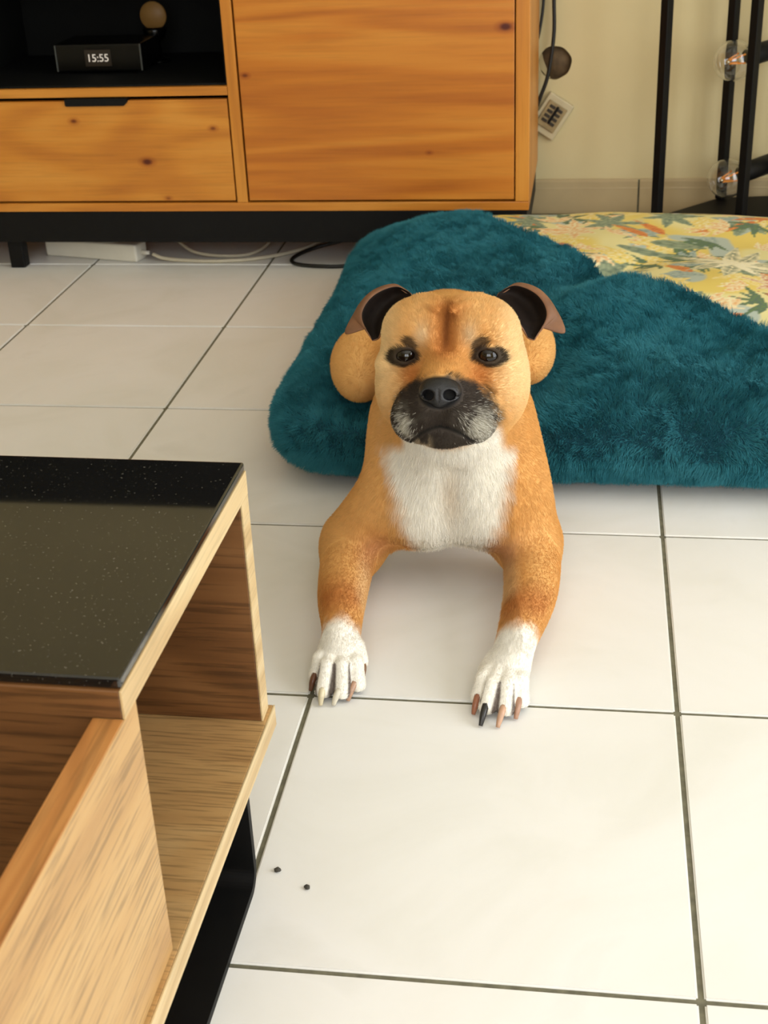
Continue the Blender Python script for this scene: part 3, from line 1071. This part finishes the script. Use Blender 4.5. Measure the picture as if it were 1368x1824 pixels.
# ------------------------------------------------------------------ dog: signed-distance sculpt
_f0 = np.array([0, -.932, .3625]); _f0 /= np.linalg.norm(_f0)
_r0 = np.array([1.0, 0, 0])
_u0 = np.cross(_r0, -_f0)
_yw, _rl = math.radians(7), math.radians(1.6)
_f = math.cos(_yw) * _f0 - math.sin(_yw) * _r0
_r = math.cos(_yw) * _r0 + math.sin(_yw) * _f0
HR_ = math.cos(_rl) * _r - math.sin(_rl) * _u0
HU_ = math.cos(_rl) * _u0 + math.sin(_rl) * _r
HF_ = _f
HB = np.stack([HR_, HU_, HF_])            # rows: right, up, forward of the head
HC = np.array([.019, .02, .305])


def hp(a, b, d):
    return HC + a * HR_ + b * HU_ + d * HF_


def to_head(P):
    return (P - HC) @ HB.T


OPS = []


def op_ell(c, r, k=.02, sub=False, head=False, rot=None):
    c, r = np.array(c, float), np.array(r, float)
    wc = hp(*c) if head else c
    B = HB if head else np.eye(3)
    if rot is not None:
        B = np.array(rot) @ B
    B = B.astype(np.float32)
    ir = (1 / r).astype(np.float32)

    def fn(P):
        q = (P - wc.astype(np.float32)) @ B.T
        a = q * ir
        k0 = np.sqrt((a * a).sum(1))
        b_ = a * ir
        k1 = np.sqrt((b_ * b_).sum(1)) + 1e-9
        return k0 * (k0 - 1) / k1
    OPS.append((fn, wc, r.max() + .035 + k, k, sub))


def op_cone(p0, p1, r0, r1, k=.02, sub=False, head=False, flat=None):
    a = hp(*p0) if head else np.array(p0, float)
    b = hp(*p1) if head else np.array(p1, float)
    ba = b - a
    L2 = float(ba @ ba)
    a32, ba32 = a.astype(np.float32), ba.astype(np.float32)

    def fn(P):
        pa = P - a32
        t = np.clip((pa @ ba32) / L2, 0, 1)
        q = pa - t[:, None] * ba32
        return np.sqrt((q * q).sum(1)) - (r0 + (r1 - r0) * t)
    OPS.append((fn, (a + b) / 2, math.sqrt(L2) / 2 + max(r0, r1) + .035 + k, k, sub))


def chain(pts, rad, k=.02, sub=False, head=False):
    """smooth tapered limb through the points, joined to the rest with blend k"""
    P4 = np.hstack([np.array([hp(*q) if head else q for q in pts], float), np.array(rad, float)[:, None]])
    P4 = catmull(P4, 5).astype(np.float32)
    cen = P4[:, :3].mean(0).astype(float)

    def fn(P):
        best = None
        for i in range(len(P4) - 1):
            a, ba = P4[i, :3], P4[i + 1, :3] - P4[i, :3]
            pa = P - a
            t = np.clip((pa @ ba) / float(ba @ ba), 0, 1)
            q = pa - t[:, None] * ba
            e = np.sqrt((q * q).sum(1)) - (P4[i, 3] + (P4[i + 1, 3] - P4[i, 3]) * t)
            best = e if best is None else np.minimum(best, e)
        return best
    R = float(np.linalg.norm(P4[:, :3] - cen, axis=1).max()) + max(rad) + .035 + k
    OPS.append((fn, cen, R, k, sub))


def sdf_eval(P, ops):
    P = P.astype(np.float32)
    d = np.full(len(P), .2, np.float32)
    for fn, c, R, k, sub in ops:
        q = P - c.astype(np.float32)
        m = np.nonzero((q * q).sum(1) < R * R)[0]
        if not len(m):
            continue
        e = fn(P[m]).astype(np.float32)
        a = d[m]
        if sub:
            e = -e
            h = np.clip(.5 - .5 * (a - e) / k, 0, 1)
            # smooth max
            d[m] = a * (1 - h) + e * h + k * h * (1 - h)
        else:
            h = np.clip(.5 + .5 * (e - a) / k, 0, 1)
            d[m] = e * (1 - h) + a * h - k * h * (1 - h)
    return d


def sdf_mesh(ops, lo, hi, h, extra=None):
    """narrow-band surface nets"""
    lo, hi = np.array(lo, float), np.array(hi, float)
    B = 4
    nb = np.ceil((hi - lo) / (h * B)).astype(int)
    n = nb * B
    bi = np.stack(np.meshgrid(*[np.arange(k) for k in nb], indexing='ij'), -1).reshape(-1, 3)
    cen = lo + (bi * B + (B - 1) / 2) * h
    cv = sdf_eval(cen, ops)
    vals = np.empty(tuple(n), np.float32)
    blk = vals.reshape(nb[0], B, nb[1], B, nb[2], B)
    blk[...] = cv.reshape(nb[0], 1, nb[1], 1, nb[2], 1)
    near = np.nonzero(np.abs(cv) < h * B * 1.9)[0]
    off = np.stack(np.meshgrid(*[np.arange(B)] * 3, indexing='ij'), -1).reshape(-1, 3)
    for s in range(0, len(near), 20000):
        ids = near[s:s + 20000]
        gi = (bi[ids][:, None, :] * B + off[None]).reshape(-1, 3)
        v = sdf_eval(lo + gi * h, ops)
        vals[gi[:, 0], gi[:, 1], gi[:, 2]] = v
    S = vals < 0
    cnt = np.zeros(tuple(n - 1), np.int8)
    for dx in (0, 1):
        for dy in (0, 1):
            for dz in (0, 1):
                cnt += S[dx:n[0] - 1 + dx, dy:n[1] - 1 + dy, dz:n[2] - 1 + dz]
    act = np.argwhere((cnt > 0) & (cnt < 8))
    imap = np.full(tuple(n - 1), -1, np.int32)
    imap[act[:, 0], act[:, 1], act[:, 2]] = np.arange(len(act))
    acc = np.zeros((len(act), 3))
    num = np.zeros(len(act))
    corners = [(x, y, z) for x in (0, 1) for y in (0, 1) for z in (0, 1)]
    for c0 in corners:
        for ax in range(3):
            if c0[ax] == 1:
                continue
            c1 = list(c0)
            c1[ax] = 1
            g0, g1 = act + np.array(c0), act + np.array(c1)
            v0 = vals[g0[:, 0], g0[:, 1], g0[:, 2]]
            v1 = vals[g1[:, 0], g1[:, 1], g1[:, 2]]
            m = (v0 < 0) != (v1 < 0)
            t = np.where(m, v0 / (v0 - v1 + 1e-12), 0)
            pos = np.array(c0, float)[None] + t[:, None] * (np.array(c1) - np.array(c0))[None]
            acc[m] += pos[m]
            num[m] += 1
    V = lo + (act + acc / num[:, None]) * h
    quads = []
    for ax in range(3):
        o1, o2 = [(1, 2), (2, 0), (0, 1)][ax]
        sl0 = [slice(1, k - 1) for k in n]
        sl1 = [slice(1, k - 1) for k in n]
        sl1[ax] = slice(2, n[ax])
        s0, s1 = S[tuple(sl0)], S[tuple(sl1)]
        e = np.argwhere(s0 != s1) + 1
        if not len(e):
            continue
        flip = S[e[:, 0], e[:, 1], e[:, 2]]
        u1, u2 = np.zeros(3, int), np.zeros(3, int)
        u1[o1], u2[o2] = 1, 1
        cells = [e - u1 - u2, e - u2, e, e - u1]
        q = np.stack([imap[c[:, 0], c[:, 1], c[:, 2]] for c in cells], 1)
        q[~flip] = q[~flip][:, ::-1]
        quads.append(q)
    Q = np.vstack(quads)
    Q = Q[(Q >= 0).all(1)]
    return V, Q


XM = .018
# trunk
op_ell((XM, .21, .162), (.082, .20, .104), .03)
op_ell((XM, .075, .15), (.080, .080, .090), .04)                 # breast
op_ell((XM - .036, .040, .118), (.040, .045, .055), .025)        # chest muscles
op_ell((XM + .036, .040, .118), (.040, .045, .055), .025)
op_cone((XM, .25, .168), (XM, .46, .160), .086, .080, .04)
op_ell((XM, .50, .158), (.092, .100, .072), .04)                 # rump
# neck
op_cone((.021, .075, .282), (XM, .15, .205), .074, .086, .04)
op_cone((.018, .02, .24), (XM, .08, .18), .060, .075, .04)       # throat
op_cone((.016, -.026, .185), (.016, -.016, .085), .010, .012, .025, sub=True)   # groove down the breast
# thighs and tucked hind feet
op_ell((-.107, .39, .170), (.043, .085, .047), .02)
op_ell((.126, .39, .188), (.042, .085, .045), .02)
op_cone((-.05, .42, .125), (-.045, .30, .118), .03, .022, .02)
op_cone((.08, .42, .130), (.075, .30, .120), .03, .022, .02)
# tail
chain([(XM, .59, .17), (.05, .66, .150), (.11, .70, .150), (.155, .68, .155)], [.024, .018, .013, .006], .02)
# forelegs: side, shoulder chain, forearm, wrist
LEG_L = dict(sh=[(XM - .050, .11, .200), (XM - .066, .055, .140), (-.104, .066, .062)], shr=[.045, .046, .040],
             fa=[(-.113, .062, .046), (-.115, .010, .050), (-.117, -.055, .046), (-.115, -.112, .038), (-.116, -.140, .030)], far=[.031, .0315, .0280, .0215, .0215])
LEG_R = dict(sh=[(XM + .052, .11, .200), (XM + .070, .055, .140), (.106, .066, .062)], shr=[.045, .047, .041],
             fa=[(.113, .060, .046), (.112, .008, .050), (.104, -.065, .047), (.085, -.135, .038), (.076, -.170, .031)], far=[.032, .0330, .0290, .0225, .0220])
for LG in (LEG_L, LEG_R):
    chain(LG['sh'], LG['shr'], .035)
    chain(LG['fa'], LG['far'], .030)
TOES_L = [((-.131, -.140, .026), (-.1405, -.166, .0125), .0105), ((-.1235, -.146, .028), (-.1315, -.1930, .0115), .0108),
          ((-.1105, -.146, .028), (-.1110, -.1955, .0115), .0112), ((-.0995, -.142, .026), (-.0950, -.1830, .0115), .0105)]
TOES_R = [((.0520, -.185, .026), (.0395, -.2120, .0120), .0105), ((.0620, -.190, .028), (.0475, -.2290, .0115), .0108),
          ((.0740, -.190, .028), (.0670, -.2325, .0115), .0112), ((.0850, -.184, .026), (.0835, -.2190, .0115), .0105)]
for toes, wr in ((TOES_L, LEG_L['fa'][-1]), (TOES_R, LEG_R['fa'][-1])):
    mid_t = np.mean([t[0] for t in toes], axis=0)
    op_ell((mid_t[0], mid_t[1] + .012, .020), (.025, .026, .018), .010)
    for (b0, t0, rr) in toes:
        b0, t0 = np.array(b0), np.array(t0)
        kn = b0 * .45 + t0 * .55 + np.array([0, 0, .009])
        op_cone(b0, kn, rr * .95, rr * .80, .003)
        op_cone(kn, t0, rr * .80, rr * .88, .003)
# dewclaw bumps
op_cone((-.097, -.135, .030), (-.0895, -.150, .020), .009, .006, .006)
op_cone((.060, -.162, .030), (.0455, -.172, .020), .009, .006, .006)


# head
def sym(fn, c, *a, **k):
    fn(c, *a, **k)
    fn((-c[0],) + tuple(c[1:]), *a, **k)


NHEAD = len(OPS)
op_ell((0, .015, -.012), (.079, .062, .080), .03, head=True)
sym(op_ell, (.034, .044, .020), (.040, .034, .042), .025, head=True)
sym(op_ell, (.053, -.020, -.002), (.034, .046, .056), .018, head=True)
op_ell((0, -.045, .012), (.062, .036, .060), .03, head=True)
op_ell((0, -.036, .062), (.045, .034, .054), .022, head=True)
op_cone((0, .006, .046), (0, -.014, .104), .024, .018, .02, head=True)
sym(op_ell, (.031, -.054, .074), (.0265, .0275, .038), .012, head=True)
sym(op_ell, (.014, -.048, .094), (.018, .018, .026), .012, head=True)
op_ell((0, -.0725, .078), (.030, .0145, .028), .008, head=True)
sym(op_ell, (.037, .030, .047), (.022, .009, .016), .012, head=True)     # brow ridge
sym(op_ell, (.062, .004, .032), (.018, .012, .016), .014, head=True)     # cheek bone under the eye
# sockets, furrow, mouth, philtrum
sym(op_ell, (.0445, .013, .074), (.020, .014, .018), .014, sub=True, head=True)
for s_ in (-1, 1):
    op_cone((s_ * .0015, .078, .046), (s_ * .001, .022, .0735), .0035, .0035, .014, sub=True, head=True)
    chain([(s_ * .0335, -.0800, .092), (s_ * .022, -.0705, .108), (s_ * .009, -.0640, .1165), (0, -.0620, .118)], [.0038, .0040, .0040, .0040], .004, sub=True, head=True)
    # forehead wrinkles
    chain([(s_ * .008, .062, .060), (s_ * .024, .069, .050), (s_ * .042, .0665, .044)], [.0035, .0042, .003], .008, head=True)
    chain([(s_ * .007, .073, .044), (s_ * .020, .077, .034), (s_ * .034, .076, .028)], [.002, .0026, .002], .010, head=True)
    # crease from the inner eye down the muzzle side
    chain([(s_ * .027, .006, .066), (s_ * .036, -.012, .066), (s_ * .048, -.028, .056)], [.003, .004, .003], .010, sub=True, head=True)
op_cone((0, -.040, .1255), (0, -.0600, .1205), .0016, .0016, .003, sub=True, head=True)
EYE_D, EYE_R = .0475, .0138
sym(op_ell, (.0455, .0130, EYE_D), (.0162, .0162, .0162), .005, head=True)
for s_ in (-1, 1):
    op_ell((s_ * .0455, .0125, EYE_D + .016), (.0120, .0062, .015), .0015, sub=True, head=True,
           rot=[[math.cos(s_ * .10), -math.sin(s_ * .10), 0], [math.sin(s_ * .10), math.cos(s_ * .10), 0], [0, 0, 1]])
# floor plane: keep feet above the tile
DV, DQ = sdf_mesh(OPS, (-.20, -.29, -.004), (.215, .75, .42), .0021)
DV[:, 2] = np.maximum(DV[:, 2], .0006)


def mix(c, mask, rgb):
    m = np.clip(mask, 0, 1)[:, None]
    return c * (1 - m) + np.array(lin(rgb)) * m


def coat(P):
    """coat colour for points in dog coordinates"""
    n1 = vnoise(P, 14)
    n2 = vnoise(P + 4, 60)
    n3 = vnoise(P + 9, 150)
    wob = (n2 - .5) * .6 + (n3 - .5) * .7
    h = to_head(P)
    a, b, d = h[:, 0], h[:, 1], h[:, 2]
    aa = np.abs(a)
    c = np.tile(np.array(lin((224, 172, 104))), (len(P), 1))
    c = mix(c, .55 * sstep(.35, .75, n1), (208, 148, 76))
    headm = sstep(-.10, -.085, b) * (1 - sstep(.085, .11, aa)) * sstep(-.085, -.05, d)
    headm = headm * (P[:, 2] > .2) * (P[:, 1] < .13)
    headm = headm * (1 - sstep(-.050, -.064, b) * (1 - sstep(.030, .042, d)) * (1 - sstep(.050, .062, aa)))
    body = 1 - headm
    # --- body
    x, y, z = P[:, 0], P[:, 1], P[:, 2]
    wz = np.interp(z, [.03, .07, .10, .15, .20, .26, .32], [.038, .046, .056, .068, .074, .072, .06])
    bib = 1 - sstep(-.016, .012, np.abs(x - .014) - wz + wob * .016)
    bib = bib * (1 - sstep(.055, .085, y + wob * .02)) * sstep(.045, .06, z) * sstep(-.062, -.045, y)
    c = mix(c, bib * body, (246, 240, 226))
    c = mix(c, bib * body * .35 * np.exp(-((x - .014) / .012) ** 2 - ((z - .155) / .04) ** 2), (196, 160, 104))
    leg = sstep(.02, -.03, y) * (1 - sstep(.085, .10, z))
    side_l = x < -.02
    yw = np.where(side_l, -.118, -.140)
    rust = np.exp(-((y - (yw + .035)) / .030) ** 2) * sstep(.045, .062, z) * leg
    c = mix(c, rust * .7, (176, 100, 44))
    c = mix(c, leg * sstep(.012, -.012, y - yw + wob * .014), (250, 245, 234))
    inner = leg * np.where(side_l, sstep(-.105, -.088, x), sstep(.098, .080, x)) * sstep(-.10, -.07, y) * .55
    c = mix(c, inner, (232, 200, 150))
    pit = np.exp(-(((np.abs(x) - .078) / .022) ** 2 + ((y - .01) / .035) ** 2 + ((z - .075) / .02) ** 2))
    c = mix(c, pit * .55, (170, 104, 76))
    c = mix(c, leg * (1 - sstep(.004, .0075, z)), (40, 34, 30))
    # skin between the toes, darkened to paint in the shade of the gaps
    for toes in (TOES_L, TOES_R):
        dm = np.full(len(P), 1.0)
        y0 = np.mean([t_[0][1] for t_ in toes]) - .010
        for (b0, t0, rr) in toes:
            b0, t0 = np.array(b0[:2]), np.array(t0[:2])
            ba = t0 - b0
            tt = np.clip(((P[:, :2] - b0) @ ba) / (ba @ ba), 0, 1.3)
            dm = np.minimum(dm, np.linalg.norm(P[:, :2] - b0 - tt[:, None] * ba, axis=1))
        xs_ = [t_[1][0] for t_ in toes]
        near = (x > min(xs_)) & (x < max(xs_)) & (y < y0)
        c = mix(c, near * sstep(.0055, .0080, dm) * (z < .034) * .85, (84, 62, 50))
    # --- head
    lightside = headm * sstep(.040, .075, aa) * sstep(-.08, .0, b)  # pale cheeks and temples, lightened further to paint in the side light
    c = mix(c, lightside * .85, (242, 212, 158))
    c = mix(c, headm * .45 * sstep(.03, .05, b) * np.exp(-((aa - .035) / .02) ** 2), (240, 200, 136))
    c = mix(c, headm * .8 * np.exp(-(a / .016) ** 2) * sstep(-.004, .02, b) * (1 - sstep(.062, .078, b)), (186, 108, 48))
    c = mix(c, headm * .65 * np.exp(-(a / .0050) ** 2) * sstep(.006, .03, b) * (1 - sstep(.055, .072, b)), (92, 44, 20))
    c = mix(c, headm * .8 * np.exp(-((aa - .036) / .013) ** 2 - ((b + .010) / .018) ** 2), (190, 112, 50))
    c = mix(c, headm * .75 * np.exp(-((aa - .026) / .008) ** 2 - ((b - .034) / .012) ** 2), (216, 190, 150))
    # dark mask on the muzzle
    e = (a / .061) ** 2 + ((b + .058) / .050) ** 2
    mk = (1 - sstep(.80, 1.15, e + wob * .35)) * headm * sstep(.030, .050, d)
    c = mix(c, mk * .97, (44, 43, 42))
    gr = mk * np.exp(-((aa - .042) / .014) ** 2 - ((b + .064) / .017) ** 2)
    c = mix(c, gr * sstep(.45, .62, n3 * .6 + n2 * .4 + .12 * (a > 0) - .04) * .9, (176, 170, 152))
    chin = headm * sstep(.04, .06, d) * sstep(-.070, -.076, b) * (1 - sstep(.03, .04, aa))
    c = mix(c, chin * sstep(.40, .6, n2) * .7 * sstep(.006, .016, aa), (170, 150, 120))
    # dark rims round the eyes with a streak towards the brow
    ee = ((aa - .0465) / .0215) ** 2 + ((b - .0118) / .0112) ** 2
    c = mix(c, headm * (1 - sstep(.65, 1.25, ee + wob * .5)) * .96, (30, 26, 23))
    sx_, sy_ = aa - .037, b - .0245
    st = (sx_ * .80 + sy_ * .60) / .011, (-sx_ * .60 + sy_ * .80) / .0075
    c = mix(c, headm * (1 - sstep(.5, 1.3, st[0] ** 2 + st[1] ** 2 + wob * .8)) * .85, (52, 42, 34))
    c = mix(c, headm * (1 - sstep(.7, 1.1, (a / .024) ** 2 + ((b + .027) / .018) ** 2)) * (d > .08), (10, 9, 9))
    ml = np.interp(aa, [0, .009, .022, .0335, .04], [-.062, -.064, -.0705, -.080, -.086])
    c = mix(c, headm * (d > .075) * np.exp(-((b - ml) / .0032) ** 2), (14, 12, 11))
    return np.clip(c, 0, 1)


dog = fast_mesh('dog', DV, DQ, None, None)
dog.location = DOG_O
dog.rotation_euler = (0, 0, DOG_A)
tag(dog, 'tan and white bull terrier type dog lying with forelegs stretched out on the tiles', 'dog')
dcol = coat(DV)
ca_ = dog.data.attributes.new('coat', 'FLOAT_COLOR', 'POINT')
ca_.data.foreach_set('color', np.ascontiguousarray(np.hstack([dcol, np.ones((len(dcol), 1))]), np.float32).ravel())
M_COAT, nt_, b_ = material('dog_coat')
at_ = nd(nt_, 'ShaderNodeAttribute', attribute_name='coat')
tc_ = nd(nt_, 'ShaderNodeTexCoord')
nz_ = nd(nt_, 'ShaderNodeTexNoise')
nz_.inputs['Scale'].default_value = 420
nt_.links.new(tc_.outputs['Object'], nz_.inputs['Vector'])
bp_ = nd(nt_, 'ShaderNodeBump')
bp_.inputs['Strength'].default_value = 0.15
bp_.inputs['Distance'].default_value = 0.0008
nt_.links.new(nz_.outputs['Fac'], bp_.inputs['Height'])
nt_.links.new(bp_.outputs[0], b_.inputs['Normal'])
nt_.links.new(at_.outputs['Color'], b_.inputs['Base Color'])
b_.inputs['Roughness'].default_value = 0.7
b_.inputs['Specular IOR Level'].default_value = 0.2
dog.data.materials.append(M_COAT)

# eyes
M_EYE, nt_, b_ = material('eye')
b_.inputs['Base Color'].default_value = lin4((20, 13, 9))
b_.inputs['Roughness'].default_value = 0.04
b_.inputs['Specular IOR Level'].default_value = 0.5
for s_ in (-1, 1):
    c = hp(s_ * .0455, .0130, EYE_D)
    bm = bmesh.new()
    bmesh.ops.create_uvsphere(bm, u_segments=32, v_segments=20, radius=EYE_R)
    me = bpy.data.meshes.new('eye')
    bm.to_mesh(me)
    bm.free()
    o = link_mesh('eye', me, M_EYE, dog, True)
    o.location = c
    o['label'] = 'glossy dark brown eye'

# nose leather
NOPS_keep = OPS
OPS = []
op_ell((0, -.0235, .112), (.0215, .0150, .017), .006, head=True)
op_ell((0, -.0330, .113), (.0120, .0110, .0150), .006, head=True)
sym(op_ell, (.0120, -.0270, .115), (.0100, .0090, .0135), .005, head=True)
for s_ in (-1, 1):
    op_ell((s_ * .0115, -.0290, .1285), (.0066, .0058, .0160), .0022, sub=True, head=True)
    op_cone((s_ * .0130, -.0325, .1270), (s_ * .0200, -.0310, .1190), .0018, .0012, .002, sub=True, head=True)
op_cone((0, -.0240, .1300), (0, -.0430, .1285), .0010, .0012, .0025, sub=True, head=True)
c = hp(0, -.028, .114)
NV, NQ = sdf_mesh(OPS, c - .034, c + .034, .00085)
M_NOSE = simple('nose_leather', (24, 24, 26), 0.36, var=0.25, scale=900, bump=0.35)
nose = fast_mesh('nose', NV, NQ, M_NOSE, dog)
nose['label'] = 'moist black nose with two nostrils'
OPS = NOPS_keep

# ears: bowl with a folded-over flap
M_EAR_IN = simple('ear_inside', (24, 16, 11), 0.7, var=0.3, scale=120, spec=0.15)
M_EAR_OUT = simple('ear_outside', (116, 78, 50), 0.65, var=0.25, scale=60)
for s_ in (-1, 1):
    base = catmull([(.047, .078, -.016), (.058, .070, .002), (.070, .056, .008), (.080, .044, .006), (.086, .033, .000)], 6)
    rim = catmull([(.052, .086, -.022), (.070, .0925, -.022), (.095, .0810, -.014), (.1060, .0580, -.006), (.092, .0300, .000)], 6)
    flap = catmull([(.053, .087, -.026), (.071, .0950, -.034), (.099, .0850, -.030), (.1180, .0600, -.018), (.1000, .0440, -.004)], 6)
    tipc = catmull([(.053, .0868, -.028), (.072, .0945, -.038), (.103, .0830, -.040), (.1285, .0400, -.012), (.1010, .0435, -.006)], 6)
    V, F = [], []
    ns = len(base)
    rows = []
    for t in np.linspace(0, 1, 9):
        q = base * (1 - t) + rim * t
        bul = math.sin(math.pi * t)
        q = q + np.stack([np.zeros(ns), np.zeros(ns), -.026 * bul * np.sin(np.linspace(0, math.pi, ns))], 1)
        rows.append(q)
    for t in np.linspace(0, 1, 5)[1:]:
        q = rim * (1 - t) + flap * t
        q = q + np.stack([.002 * math.sin(math.pi * t) * np.ones(ns), .004 * math.sin(math.pi * t) * np.sin(np.linspace(0, math.pi, ns)), np.zeros(ns)], 1)
        rows.append(q)
    for t in (0.5, 1.0):
        rows.append(flap * (1 - t) + tipc * t)
    for q in rows:
        for w in q:
            V.append(hp(s_ * w[0], w[1], w[2]))
    for i in range(len(rows) - 1):
        for k in range(ns - 1):
            f = (i * ns + k, i * ns + k + 1, (i + 1) * ns + k + 1, (i + 1) * ns + k)
            F.append(f if s_ > 0 else f[::-1])
    ear = pydata('ear', V, F, [M_EAR_IN, M_EAR_OUT], dog, True)
    for pl_ in ear.data.polygons:
        if pl_.index >= 8 * (ns - 1):
            pl_.material_index = 1
    so = ear.modifiers.new('thickness', 'SOLIDIFY')
    so.thickness = 0.0032
    so.offset = -1
    so.material_offset = 1
    so.material_offset_rim = 1
    sd = ear.modifiers.new('smooth', 'SUBSURF')
    sd.levels = sd.render_levels = 1
    ear['label'] = 'folded ear, dark inside'

# claws
CL = [('L', TOES_L, [(-.1478, -.1803), (-.1346, -.2083), (-.1205, -.2085), (-.1050, -.2010)], [(104, 66, 44), (214, 200, 166), (214, 206, 186), (176, 138, 112)]),
      ('R', TOES_R, [(.0320, -.2302), (.0391, -.2513), (.0570, -.2548), (.0770, -.2403)], [(150, 96, 70), (40, 38, 36), (190, 150, 122), (168, 128, 104)])]
for side, toes, tips, cols in CL:
    for (b0, t0, rr), tp, rgb in zip(toes, tips, cols):
        t0 = np.array(t0)
        e = np.array([tp[0], tp[1], .0022])
        dirv = e - t0
        s0 = t0 + np.array([dirv[0] * .25, -.004, .0045])
        m1 = (s0 + e) / 2 + np.array([0, -.0015, .0028])
        tube('claw', [s0, m1, e], [.0040, .0038, .0034, .0022], simple('claw_%d_%d_%d' % rgb, rgb, 0.35, var=0.1, scale=200), dog, 10, 6)
tube('claw', [(-.0905, -.148, .021), (-.0880, -.159, .017), (-.0885, -.166, .008)], [.0032, .0028, .0010], simple('dewclaw_a', (120, 84, 50), 0.4), dog, 10, 6)
tube('claw', [(.0465, -.171, .021), (.0400, -.178, .017), (.0360, -.182, .009)], [.0032, .0028, .0010], simple('dewclaw_b', (168, 104, 66), 0.4), dog, 10, 6)

# short fur
NF = 300000


def fur_density(Cn):
    h = to_head(Cn)
    w = np.ones(len(Cn))
    w[(h[:, 2] > -.06) & (np.abs(h[:, 0]) < .1) & (h[:, 1] > -.1)] = 1.7
    w[Cn[:, 1] > .22] = .6
    w[Cn[:, 1] > .5] = .12
    w[(Cn[:, 1] < -.1) & (Cn[:, 2] < .05)] = 2.0
    # no hair in the eye openings, under the nose leather or on the soles
    for s_ in (-1, 1):
        q = (h - np.array([s_ * .0455, .0125, EYE_D + .012])) / np.array([.0145, .0092, .016])
        w[(q * q).sum(1) < 1] = 0
    q = (h - np.array([0, -.026, .115])) / np.array([.0245, .0190, .021])
    w[(q * q).sum(1) < 1] = 0
    w[Cn[:, 2] < .006] = 0
    ml = np.interp(np.abs(h[:, 0]), [0, .009, .022, .0335], [-.062, -.064, -.0705, -.080])
    w[(np.abs(h[:, 1] - ml) < .0035) & (h[:, 2] > .075) & (np.abs(h[:, 0]) < .034)] = 0
    return w


Fp, Fn, _ = sample_surface(dog.data, NF, fur_density)
hh = to_head(Fp)
head_w = (sstep(-.10, -.08, hh[:, 1]) * (np.abs(hh[:, 0]) < .1) * sstep(-.09, -.05, hh[:, 2]) * (Fp[:, 2] > .2) * (Fp[:, 1] < .13))[:, None]
out = hh.copy()
out[:, 2] = 0
out[:, 1] += .025
out /= np.linalg.norm(out, axis=1)[:, None] + 1e-6
hflow = (out @ HB) * 1.0 + (-HF_)[None] * .9
bflow = np.tile(np.array([0, .45, -1.0]), (NF, 1))
bflow[Fp[:, 1] > .15] = np.array([0, 1.0, -.35])
lg = (Fp[:, 1] < .02) & (Fp[:, 2] < .09)
bflow[lg] = np.array([0, -1.0, -.25])
flow = hflow * head_w + bflow * (1 - head_w)
flow = flow - Fn * (flow * Fn).sum(1)[:, None]
flow /= np.linalg.norm(flow, axis=1)[:, None] + 1e-6
bibw = ((np.abs(Fp[:, 0] - .014) < .075) & (Fp[:, 1] < .08) & (Fp[:, 2] > .05) & (Fp[:, 2] < .26)).astype(np.float32)
ln_ = (.0050 + .0060 * bibw * (1 - head_w[:, 0]) - .0010 * lg - .0014 * (lg & (Fp[:, 2] < .04) & (Fp[:, 1] < -.13)) + RNG.normal(0, .0006, NF))[:, None]
nzv = np.stack([vnoise(Fp, 45) - .5, vnoise(Fp + 3, 45) - .5, vnoise(Fp + 6, 45) - .5], 1)
d1 = Fn * .46 + flow * .85 + RNG.normal(0, .08, (NF, 3)) + nzv * .05
d2 = Fn * .10 + flow * 1.0 + RNG.normal(0, .10, (NF, 3)) + nzv * .08
d1 /= np.linalg.norm(d1, axis=1)[:, None]
d2 /= np.linalg.norm(d2, axis=1)[:, None]
mid_ = Fp + d1 * ln_ * .45
tip_ = mid_ + d2 * ln_ * .6
tip_[:, 2] = np.maximum(tip_[:, 2], .0008)
fcol = coat(Fp)
fcol = fcol * (.91 + .18 * vnoise(Fp + 2, 210))[:, None]
# scattered grey hairs on the lips
gp = np.exp(-((np.abs(hh[:, 0]) - .041) / .015) ** 2 - ((hh[:, 1] + .063) / .018) ** 2) * (hh[:, 2] > .04) * head_w[:, 0]
pick = RNG.random(NF) < gp * (.26 + .34 * (hh[:, 0] > 0))
fcol[pick] = np.array(lin((205, 200, 186)))
M_DOGFUR = fur_material('dog_fur', 0.7, 0.10)
fur = fur_curves('fur', (Fp - Fn * .0005).astype(np.float32), mid_.astype(np.float32), tip_.astype(np.float32), np.full(NF, .00026, np.float32), fcol, M_DOGFUR, dog, 4)
tag(fur, 'short tan, white and black coat', kind='stuff')

# soft render set-up for the strands
SC.cycles_curves.shape = 'RIBBONS'
SC.cycles_curves.subdivisions = 2
